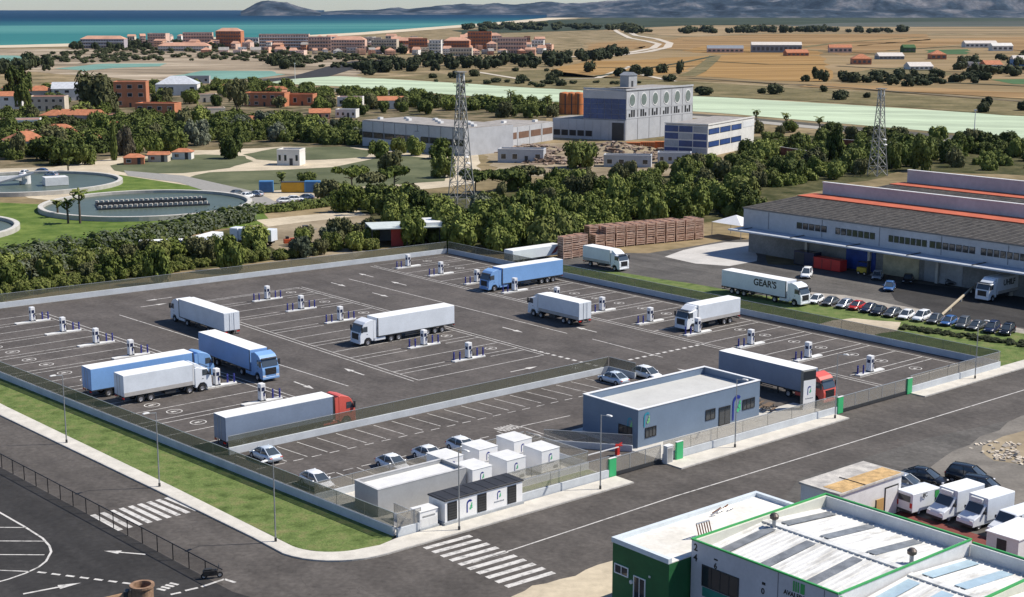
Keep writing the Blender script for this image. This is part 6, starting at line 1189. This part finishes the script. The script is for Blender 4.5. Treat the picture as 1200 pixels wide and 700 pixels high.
# ------------------------------------------------------------------ vehicles outside the lot
semi('white', TRAILW, W(108.2,49.5), D('v-'), 'white semi-truck with black lettering on the road beside the warehouse', "GEAR'S")
rigid(W(108.0,86.5), D('v-'), 'white rigid truck on the road near the stacked crates', L=9.6, letters='', eight=False)
rigid(W(138.5,25.5), D('u-'), 'white rigid truck with lettering backed up to the warehouse dock', L=11.6, letters='UHILF', eight=False)
o = thing('box_trailer', 'white box trailer with red-grey graphic behind the back corner wall', 'trailer', W(103.2,101), RU+R(0)); bx(o, 'body', TRAILW, -6, 6, -1.25, 1.25, .7, 2.5, .03); bx(o, 'roof', TRAILR, -5.95, 5.95, -1.2, 1.2, 2.503, 2.54); part(o, 'graphic', lambda b: b.extr([(3.2,.8),(4.6,2.2),(5.4,2.4),(4.6,1.2)], -1.27, -1.255), mat('maroon',(.2,.05,.06),.5)); bx(o, 'chassis', DARK, -5.8, 5.8, -.5, .5, .5, .69)
for s in (-1,1):
    for x_ in (-4.6,-3.3): wheel(o, x_, s*1.05, .48, .32)
def boxtrailer(x, y, L, m, rz, label, h=3.6):
    p = px(x,y); o = thing('box_trailer', label, 'trailer', (p.x,p.y,0), rz); bx(o, 'body', m, -L/2, L/2, -1.25, 1.25, 1.0, h, .03); bx(o, 'roof', TRAILR, -L/2+.05, L/2-.05, -1.2, 1.2, h+.003, h+.04); bx(o, 'chassis', DARK, -L/2+.2, L/2-.2, -.5, .5, .7, .99); bx(o, 'rear_frame', STEEL, -L/2-.05, -L/2-.004, -1.25, 1.25, .95, h)
    for s in (-1,1):
        for x_ in (-L/2+1.6,-L/2+2.9,L/2-1.5): wheel(o, x_, s*1.05, .48, .32)
boxtrailer(190,304,8,mat('deep_blue',(.02,.05,.24),.4,var=.05),R(12),'deep blue box trailer with white roof hidden among the trees'); boxtrailer(243,297,8,TRAILW,R(70),'white box trailer among the trees right of the blue one')
p = px(300,287); o = thing('white_truck', 'white truck with low cab parked behind the trees', 'truck', (p.x,p.y,0), R(160)); bx(o, 'cab', PAINTS['white'], 3.4, 5.2, -1.2, 1.2, .6, 3.3, .08); bx(o, 'cargo_box', TRAILW, -4.2, 3.2, -1.25, 1.25, 1.0, 3.3, .04); bx(o, 'windscreen', CABGLASS, 5.15, 5.22, -1, 1, 1.9, 2.9); bx(o, 'chassis', DARK, -4, 5, -.5, .5, .6, .98); bx(o, 'side_window', CABGLASS, 3.9, 4.9, -1.22, -1.18, 2.0, 2.8)
for s in (-1,1):
    for x_ in (4.2,-2.6): wheel(o, x_, s*1.05, .48, .32)
o = clutter(338,287,[('body',mat('orange_machine',(.55,.1,.03),.5),-.9,.9,-.5,.5,.3,1.2),('seat',BLACK,-.5,.1,-.3,.3,1.2,1.7),('hood',mat('orange_machine',(.55,.1,.03)),.4,1.3,-.35,.35,.9,1.3)],'small orange machine on the bare soil','machine','small_machine',.4); o = clutter(358,272,[('deck',STEEL,-1.8,1.2,-.8,.8,.5,.7),('engine',DARK,-.6,.6,-.5,.5,.7,1.4),('drawbar',STEEL,1.2,2.4,-.1,.1,.45,.6)],'grey trailer wreck on the bare soil','trailer','wreck_trailer',.3)
row = [(956,356.5,CW,'hatch','white'),(973,359,CG,'sedan','grey'),(990,362,CS,'hatch','silver'),(1004,364,CR,'sedan','red'),(1019,367,CN,'sedan','navy'),(1030,370,CK,'sedan','black'),(1046,372.5,CG,'hatch','dark grey'),(1062,375,CW,'hatch','white'),(1080,377.5,CW,'suv','white'),(1096,380,CG,'hatch','grey'),(1112,382.5,CB,'hatch','blue'),(1129,385.5,CG,'suv','grey'),(1145,388,CG,'sedan','dark grey'),(1163,391,CN,'suv','navy'),(1181,393.5,CK,'suv','black')]
for i, (x, y, m, k, c) in enumerate(row):
    p = px(x,y); car((p.x+.3,p.y+1.2,0), D('u-')+R(12)+rnd.uniform(-.1,.1), m, f'{c} car in the roadside row, {ordinal(i)} from the left', k, 'cars parked in a row along the warehouse road', .9)
for x, y, m, l, k in [(908+37,322+3,CW,'white car parked alone in front of the dark container','suv'),(1042,340,CB,'blue car parked before the warehouse loading bays','hatch'),(1028,327,CS,'silver car under the canopy next to the forklift','hatch'),(1115,333,CG,'grey car in shade under the warehouse canopy','sedan'),(1140,332,CW,'white pick-up in shade beside the docked truck','suv'),(1064,331,CK,'black car in shade under the canopy','sedan')]: p = px(x,y); car((p.x,p.y,0), D('u-')+R(30), m, l, k, 'cars in front of the warehouse')
# ------------------------------------------------------------------ foreground buildings, lower right
GREENW = mat('green_wall', (.018,.115,.038), .6, var=.1, scale=.6); TRIMG = mat('green_trim', (.05,.33,.09), .5, var=.05); SHEET = mat('roof_sheet_white', (.52,.51,.48), .5, var=.15, scale=.7, c2=(.72,.72,.7), c3=(.66,.66,.64), stretch=(.5,1.6,1), rot=RU); SKYL = mat('skylight_grey', (.2,.21,.22), .35, var=.25, scale=1.2); SKYB = mat('skylight_blue', (.38,.5,.58), .3, var=.1, scale=1.); FAC = mat('facade_lilac_white', (.5,.5,.54), .6, var=.06, scale=.4)
hg = 6.0
o = thing('green_building', 'green-walled flat building with white roof in the lower right foreground', 'building', W(3.0,-24.3), RU-math.pi/2)
LG, DG = 5.95, 16.6
bx(o, 'wall', GREENW, 0, LG, 0, DG, -.1, hg-.02); bx(o, 'roof', mat('pale_roof_dirty',(.7,.67,.6),.8,var=.12,scale=.25,c2=(.78,.76,.72)), .3, LG, .3, DG-.3, hg-.015, hg+.05)
part(o, 'parapet', lambda b: (b.box(-.08,LG,-.08,.3,hg-.01,hg+.38), b.box(-.08,.3,.302,DG-.302,hg-.01,hg+.38), b.box(-.08,LG,DG-.3,DG+.08,hg-.01,hg+.38)), mat('parapet_blue_white',(.6,.66,.7),.6,var=.06))
bx(o, 'plinth', mat('plinth_grey',(.2,.2,.2),.8), -.04, LG, -.06, DG, -.1, 1.2)
window(o, 1.0, 4.0, 1.35, .62, -.02, 0, 2, WHITE, GLASS); window(o, 2.95, 3.1, 1.1, 1.7, -.02, 0, 2, WHITE, GLASS)
part(o, 'wall_lamp', lambda b: b.tube((0,-.12,0),(0,0,0),.16,.16,12), OFFW, loc=(2.1,0,3.4)); part(o, 'vent', lambda b: b.box(-.09,.09,-.06,0,-.07,.07), OFFW, loc=(4.0,0,4.4))
hw = 7.4
o2 = thing('white_workshop', 'white workshop with green-trimmed parapets, ribbed roof and grey skylights in foreground', 'building', W(5.2,-30.4), RU-math.pi/2)
LW2, DW2 = 13.4, 15.8
bx(o2, 'wall', FAC, 0, LW2, 0, .3, -.1, hw); bx(o2, 'side_wall', mat('side_cream',(.6,.6,.52),.7,var=.06), -.001, .3, .302, DW2-.302, -.1, hw); bx(o2, 'rear_wall', OFFW, 0, LW2, DW2-.3, DW2, -.1, hw); bx(o2, 'party_wall', OFFW, LW2-.3, LW2, .302, DW2-.302, -.1, hw)
part(o2, 'green_coping', lambda b: (b.box(-.06,LW2,-.06,.1,hw+.003,hw+.12), b.box(-.06,LW2,DW2-.1,DW2+.06,hw+.003,hw+.12), b.box(-.06,.1,.102,DW2-.102,hw+.003,hw+.12), b.box(LW2-.12,LW2+.04,.102,DW2-.102,hw+.003,hw+.12)), TRIMG)
def slope_roof(o, x0, x1, D_, ze, zr, m, ms, sk, ribs=True):
    ym = D_/2
    for sg, (y0, y1) in enumerate(((.3,ym),(D_-.3,ym))):
        part(o, 'roof_slope', lambda b: b.add([(x0,y0,ze),(x1,y0,ze),(x1,y1,zr),(x0,y1,zr)], [(0,1,2,3)] if sg == 0 else [(3,2,1,0)]), m)
        n = int((x1-x0)/.5)
        def rib(b):
            for k in range(n+1):
                x = x0+(x1-x0)*k/n; b.add([(x-.05,y0,ze),(x,y0,ze+.07),(x+.05,y0,ze),(x-.05,y1,zr),(x,y1,zr+.07),(x+.05,y1,zr)], [(0,1,4,3),(1,2,5,4)])
        if ribs: tag(part(o, 'roof_ribs', rib, m), kind='stuff')
        for xa, xb in sk:
            za = ze+(zr-ze)*.12; zb_ = ze+(zr-ze)*.9; ya = y0+(y1-y0)*.12; yb = y0+(y1-y0)*.9
            part(o, 'skylight', lambda b: b.add([(xa,ya,za+.09),(xb,ya,za+.09),(xb,yb,zb_+.09),(xa,yb,zb_+.09)], [(0,1,2,3)] if sg == 0 else [(3,2,1,0)]), ms)
    part(o, 'ridge_cap', lambda b: b.extr([(x0,zr),(x0,zr+.12),(x1,zr+.12),(x1,zr)], ym-.3, ym+.3), m)
slope_roof(o2, .3, LW2-.3, DW2, hw-1.0, hw-.35, SHEET, SKYL, [(1.2,2.1),(5.0,5.9),(9.2,10.1)])
window(o2, 2.9, 5.0, 3.4, 1.5, -.02, 0, 4, DARK, GLASS); bx(o2, 'sill_panel', mat('green_panel',(.02,.2,.16),.5), 1.2, 4.6, -.05, -.005, 3.4, 4.1); bx(o2, 'door', BLACK, 6.6, 9.4, -.04, -.005, 0, 4.7)
for t, s, x_, z_, m_ in [('2',.75,.42,6.9,BLACK),('4',.75,.42,6.1,BLACK),('6',.6,2.4,6.05,BLACK),('0',.6,6.9,5.55,BLACK),('AVALEBOAUT',.46,10.2,6.15,BLACK)]: text(o2, t, s, m_, (x_,-.014,z_), (math.pi/2,0,0))
bx(o2, 'mark', BLACK, 2.25, 2.6, -.02, -.004, 6.5, 6.62); bx(o2, 'mark', BLACK, 6.8, 7.1, -.02, -.004, 6.05, 6.25)
for k, x_ in enumerate((9.55,9.75,9.95,10.2)): bx(o2, 'sign_stripe', TRIMG, x_, x_+(.12 if k < 3 else .35), -.03, -.004, 6.45, 7.2)
text(o2, 'AUTO', .4, mat('rust_letters',(.3,.1,.06),.6), (10.2,-.014,5.65), (math.pi/2,0,0))
for x_ in (8.2,12.2,13.6): bx(o2, 'panel_joint', mat('trim',(.2,.2,.2)), x_, x_+.05, -.025, -.004, 0, hw-.05)
o3 = thing('blue_skylight_workshop', 'second workshop roof with pale blue skylights at the right edge of the foreground', 'building', W(5.2,-43.85), RU-math.pi/2)
LW3 = 12
bx(o3, 'wall', FAC, .06, LW3, 0, .3, -.1, hw-.2); bx(o3, 'rear_wall', OFFW, .06, LW3, DW2-.3, DW2, -.1, hw-.2)
part(o3, 'green_coping', lambda b: (b.box(.06,LW3,-.06,.1,hw-.197,hw-.08), b.box(.06,LW3,DW2-.1,DW2+.06,hw-.197,hw-.08), b.box(6.3,6.5,.102,DW2-.102,hw-.197,hw-.08)), TRIMG); bx(o3, 'party_wall', mat('side_cream',(.6,.6,.52)), 6.25, 6.55, .302, DW2-.302, -.1, hw-.2)
slope_roof(o3, .1, 6.2, DW2, hw-1.2, hw-.6, SHEET, SKYB, [(.5,1.5),(3.2,4.2)], True); slope_roof(o3, 6.6, LW3, DW2, hw-1.2, hw-.6, mat('ivory_sheet',(.66,.66,.58),.5,var=.05), SKYB, [], True)
def cowl(p, z, label):
    o = thing('roof_cowl', label, 'roof vent', (p.x,p.y,z)); part(o, 'pipe', lambda b: b.lathe([(.16,-.2),(.16,.55)], 12), STEEL, key='cowlp'); part(o, 'head', lambda b: b.lathe([(.16,.5),(.34,.62),(.36,.85),(.2,1.02),(0,1.08)], 14), mat('cowl_dark',(.12,.1,.09),.5,.5), key='cowlh'); part(o, 'flashing', lambda b: b.box(-.4,.4,-.3,.3,-.25,-.1), OFFW, key='cowlf')
cowl(px(907,618,7.0), 7.1, 'dark round vent cowl on the white ribbed roof near its left edge'); cowl(px(1068,660,7.0), 7.1, 'dark round vent cowl beside the green party wall coping')
p = px(820,628,6.3); o = thing('metal_rack', 'rusty leaning metal rack on the green building roof', 'rack', (p.x,p.y,6.05), RU); 
for k in range(6): part(o, 'bar', lambda b: b.tube((k*.28,0,0),(k*.28-.3,.1,1.2),.05,n=5), mat('rust',(.2,.09,.05),.9,var=.3,scale=4))
part(o, 'frame', lambda b: (b.tube((-.3,.1,1.25),(1.15,.1,1.2),.06,n=5), b.tube((-.05,0,.1),(1.45,0,.1),.06,n=5)), STEEL)
p = px(845,600,6.1); o = thing('roof_debris', 'bent pipes and scrap on the white roof edge', 'scrap', (p.x,p.y,6.08), RU)
for k in range(5): part(o, 'pipe', lambda b: b.tube((-1.4+k*.5,rnd.uniform(-.2,.2),.08),(-.6+k*.55,rnd.uniform(-.4,.4),rnd.uniform(.1,.5)),.06,n=6), MATS['rust'] if k % 2 else STEEL)
o = thing('site_hut', 'low white hut with rusty flat roof behind the workshop', 'hut', W(30.6,-20.3), RU-math.pi/2)
bx(o, 'wall', OFFW, 0, 4.3, 0, 9.3, -.1, 3.6, .02); bx(o, 'roof', mat('hut_roof',(.4,.38,.36),.9,var=.2,scale=.8,c2=(.58,.55,.5)), -.15, 4.45, -.15, 9.45, 3.605, 3.78); bx(o, 'roof_patch', mat('tan_felt',(.5,.33,.15),.9,var=.3,scale=1.5), 2.2, 4.3, .4, 9.2, 3.785, 3.81)
bx(o, 'door', OFFW, 4.305, 4.35, 6.9, 8.7, 0, 2.7); bx(o, 'door_frame', BLACK, 4.302, 4.33, 6.75, 8.85, 0, 2.85); bx(o, 'window', BLACK, 4.305, 4.35, .8, 2.2, 1.4, 2.6); bx(o, 'roof_cable', BLACK, 1.5, 4.4, 3.6, 3.68, 3.815, 3.86)
o = thing('door_panel', 'tan door panel leaning against the hut wall', 'panel', W(36.0,-24.9), RU-math.pi/2); bx(o, 'board', mat('tan_board',(.45,.28,.1),.7), .1, .2, -.5, .6, .05, 2.2); bx(o, 'edge_strip', DARK, .08, .22, -.56, -.505, .05, 2.2)
for k in range(4): q = W(33.2+k*.75,-25.1-.2*(k%2)); o = tag(ob('tyre', cm('tyrepile', lambda b: b.lathe([(.2,0),(.42,0),(.45,.06),(.45,.2),(.42,.26),(.2,.26)], 18), RUBBER), None, (q.x,q.y,.02+.0), 0), 'black tyre lying against the hut wall', 'tyre', 'tyres beside the hut')
# vans and cars in the yard
def van(loc, rz, label, letters=None, box=True, s=1., group='white vans in the yard'):
    o = thing('van', label, 'van', loc, rz, group); VW = PAINTS['white']
    prof = [(-2.9,.4),(-2.9,2.35),(1.1,2.35),(1.75,1.5),(2.65,1.15),(2.85,.85),(2.85,.4)]
    part(o, 'body', lambda b: b.extr(prof, -.98, .98), VW, .07, key='vanbody'); part(o, 'windscreen', lambda b: b.extr([(1.16,2.28),(1.76,1.52),(1.79,1.54),(1.19,2.3)], -.85, .85), CABGLASS, key='vanws')
    for sd in (-1,1):
        part(o, 'side_window', lambda b: b.extr([(.35,1.5),(.35,2.15),(1.05,2.15),(1.55,1.5)], min(sd*.982,sd*.995), max(sd*.982,sd*.995)), CABGLASS, key=('vsw',sd)); part(o, 'headlight', lambda b: b.box(2.6,2.86,min(sd*.55,sd*.9),max(sd*.55,sd*.9),.85,1.05), LENS, .02, key=('vhl',sd)); part(o, 'mirror', lambda b: b.box(1.2,1.35,min(sd*.99,sd*1.25),max(sd*.99,sd*1.25),1.5,1.8), DARK, key=('vm',sd)); part(o, 'tail_light', lambda b: b.box(-2.93,-2.88,min(sd*.7,sd*.95),max(sd*.7,sd*.95),.9,1.4), TAIL, key=('vtl',sd))
        for x_ in (1.85,-1.85): wheel(o, x_, sd*.85, .36, .22)
    if box:
        part(o, 'cargo_box', lambda b: b.box(-3.1,.95,-1.1,1.1,.75,2.95), TRAILW, .04, key='vanbox'); part(o, 'box_roof', lambda b: b.box(-3.08,.93,-1.07,1.07,2.952,2.98), TRAILR, key='vanboxr'); part(o, 'cooler', lambda b: b.box(.96,1.3,-.7,.7,2.4,2.85), OFFW, .04, key='vancool')
    else: part(o, 'rear_window', lambda b: b.box(-2.92,-2.895,-.75,.75,1.45,2.05), GLASS, key='vanrw')
    part(o, 'bumper', lambda b: (b.box(2.7,2.92,-.95,.95,.42,.62), b.box(-2.98,-2.86,-.95,.95,.42,.6)), DARK, key='vbump')
    if letters: text(o, letters, .55, BLACK, (-1.2,-1.115,2.0), (math.pi/2,0,0))
    o.scale = (s,s,s); return o
for x, y, rz, l, lt, bxx in [(1082,597,math.pi-.1,'small white van with green stripe seen from behind, leftmost of the vans','IJC',False),(1117,605,-.1,'white refrigerated box van with lettering, second from left','JPR',True),(1152,614,-.1,'white refrigerated box van with red mark, third from left','AS',True),(1188,626,-.1,'white van at the right edge beside the red paving','',False)]:
    p = px(x,y); o = van((p.x,p.y,.02), RU+math.pi+rz if bxx or x > 1150 else RU-.1, l, lt, bxx, .95)
    if x == 1082: bx(o, 'green_stripe', TRIMG, .4, 1.0, -.998, -.985, .9, 2.1)
for x, y, m, k, l in [(1058,573,CS,'sedan','silver-grey car half hidden by the hut corner'),(1082,566,CK,'sedan','black saloon car with open shade beside the hut'),(1136,566,CK,'suv','black off-road car behind the vans'),(1152,580,CK,'suv','black pick-up behind the third van')]: p = px(x,y); car((p.x,p.y,.01), D('v-')+R(12), m, l, k, 'dark cars behind the vans', 1.05)
p = px(1188,652); o = thing('white_hut', 'small white flat roof hut at the right edge below the vans', 'hut', (p.x,p.y,0), RU); bx(o, 'wall', OFFW, -2, 3, -1.5, 1.5, 0, 2.3); bx(o, 'roof', WHITE, -2.1, 3.1, -1.6, 1.6, 2.303, 2.4); bx(o, 'door', DARK, -2.04, -2.005, -.4, .5, 0, 2)
# dark mesh fence of the side yard with posts
o = thing('yard_fence', 'dark mesh fence with posts along the side yard edge', 'fence', W(-19.9,62), RU)
pts = [(-19.9,62),(-19.4,42),(-17.3,0)]
FM = glass_tint('mesh_dark',(.02,.02,.022),.09,.7)
for (a0,b0_),(a1,b1_) in zip(pts, pts[1:]):
    P_, Q_ = Vector((a0+19.9,b0_-62,0)), Vector((a1+19.9,b1_-62,0)); n = int((Q_-P_).length/2.6); d = (Q_-P_)/n; rz_ = math.atan2(d.y,d.x)
    for i in range(n):
        c = P_+d*i; part(o, 'post', lambda b: b.tube((0,0,0),(0,0,1.5),.045,n=6), BLACK, key='yfpost').location = c; L_ = d.length
        part(o, 'rail', lambda b: b.box(0,L_,-.03,.03,1.45,1.52), BLACK, key=('yfr',round(L_,2)), loc=c, rz=rz_); part(o, 'wire_panel', lambda b: b.box(.05,L_-.05,-.006,.006,.1,1.44), FM, key=('yfw',round(L_,2)), loc=c, rz=rz_)
# rusty pipe stack in the foreground
p = px(168,716); o = thing('rusty_tank', 'rusty brown cylinder tank with a tan pipe at the bottom edge', 'tank', (p.x,p.y,0)); RS = mat('rust_tan',(.26,.16,.1),.85,var=.35,scale=2.)
part(o, 'shell', lambda b: b.lathe([(.85,0),(.85,2.0),(.95,2.02),(.95,2.2),(.7,2.2),(.7,1.3),(0,1.3)], 24), RS); part(o, 'pipe', lambda b: b.tube((-.8,-.2,1.5),(-6.5,-1.6,.6),.22,.22,10), mat('tan_pipe',(.42,.26,.15),.7,var=.2)); part(o, 'clamp', lambda b: b.box(-1.3,-1.0,-.6,.1,1.1,1.8), DARK); part(o, 'pipe_support', lambda b: b.tube((-5.5,-1.35,0),(-5.5,-1.35,.7),.1,n=8), DARK)
p = px(248,678); o = thing('motor_scooter', 'dark scooter lying parked at the corner of the side yard', 'scooter', (p.x,p.y,.01), .3); bx(o, 'body', BLACK, -.7, .5, -.18, .18, .25, .75, .06); bx(o, 'seat', DARK, -.6, .1, -.16, .16, .76, .88, .03); part(o, 'handlebar', lambda b: (b.tube((.5,0,.6),(.62,0,1.1),.03,n=6), b.tube((.62,-.35,1.1),(.62,.35,1.1),.025,n=6)), DARK); wheel(o, .68, 0, .26, .12); wheel(o, -.62, 0, .26, .12)
heap_px = [(1178,527,3.4,2.2,.5,'pale rubble and earth heap at the right roadside'),(1195,538,2.6,1.6,.35,'small earth pile nearer the road at the right edge')]
for x, y, rx, ry, h, l in heap_px: heap(x, y, rx*1.1, ry*1.3, h*.3, l, 26)
# ------------------------------------------------------------------ air
hz = bpy.data.materials.new('haze_air'); hz.use_nodes = True; n = hz.node_tree.nodes; n.remove(n['Principled BSDF']); v = n.new('ShaderNodeVolumePrincipled'); v.inputs['Color'].default_value = (.5,.7,1,1); v.inputs['Density'].default_value = 0.9e-5; v.inputs['Anisotropy'].default_value = .2
hz.node_tree.links.new(v.outputs[0], n['Material Output'].inputs['Volume'])
b = MB(); b.box(-9500,21500,-50,21500,-3,700); o = ob('haze', b.mesh('haze', hz)); o['kind'] = 'stuff'; o['label'] = 'thin pale blue sea haze over the bay and plain'
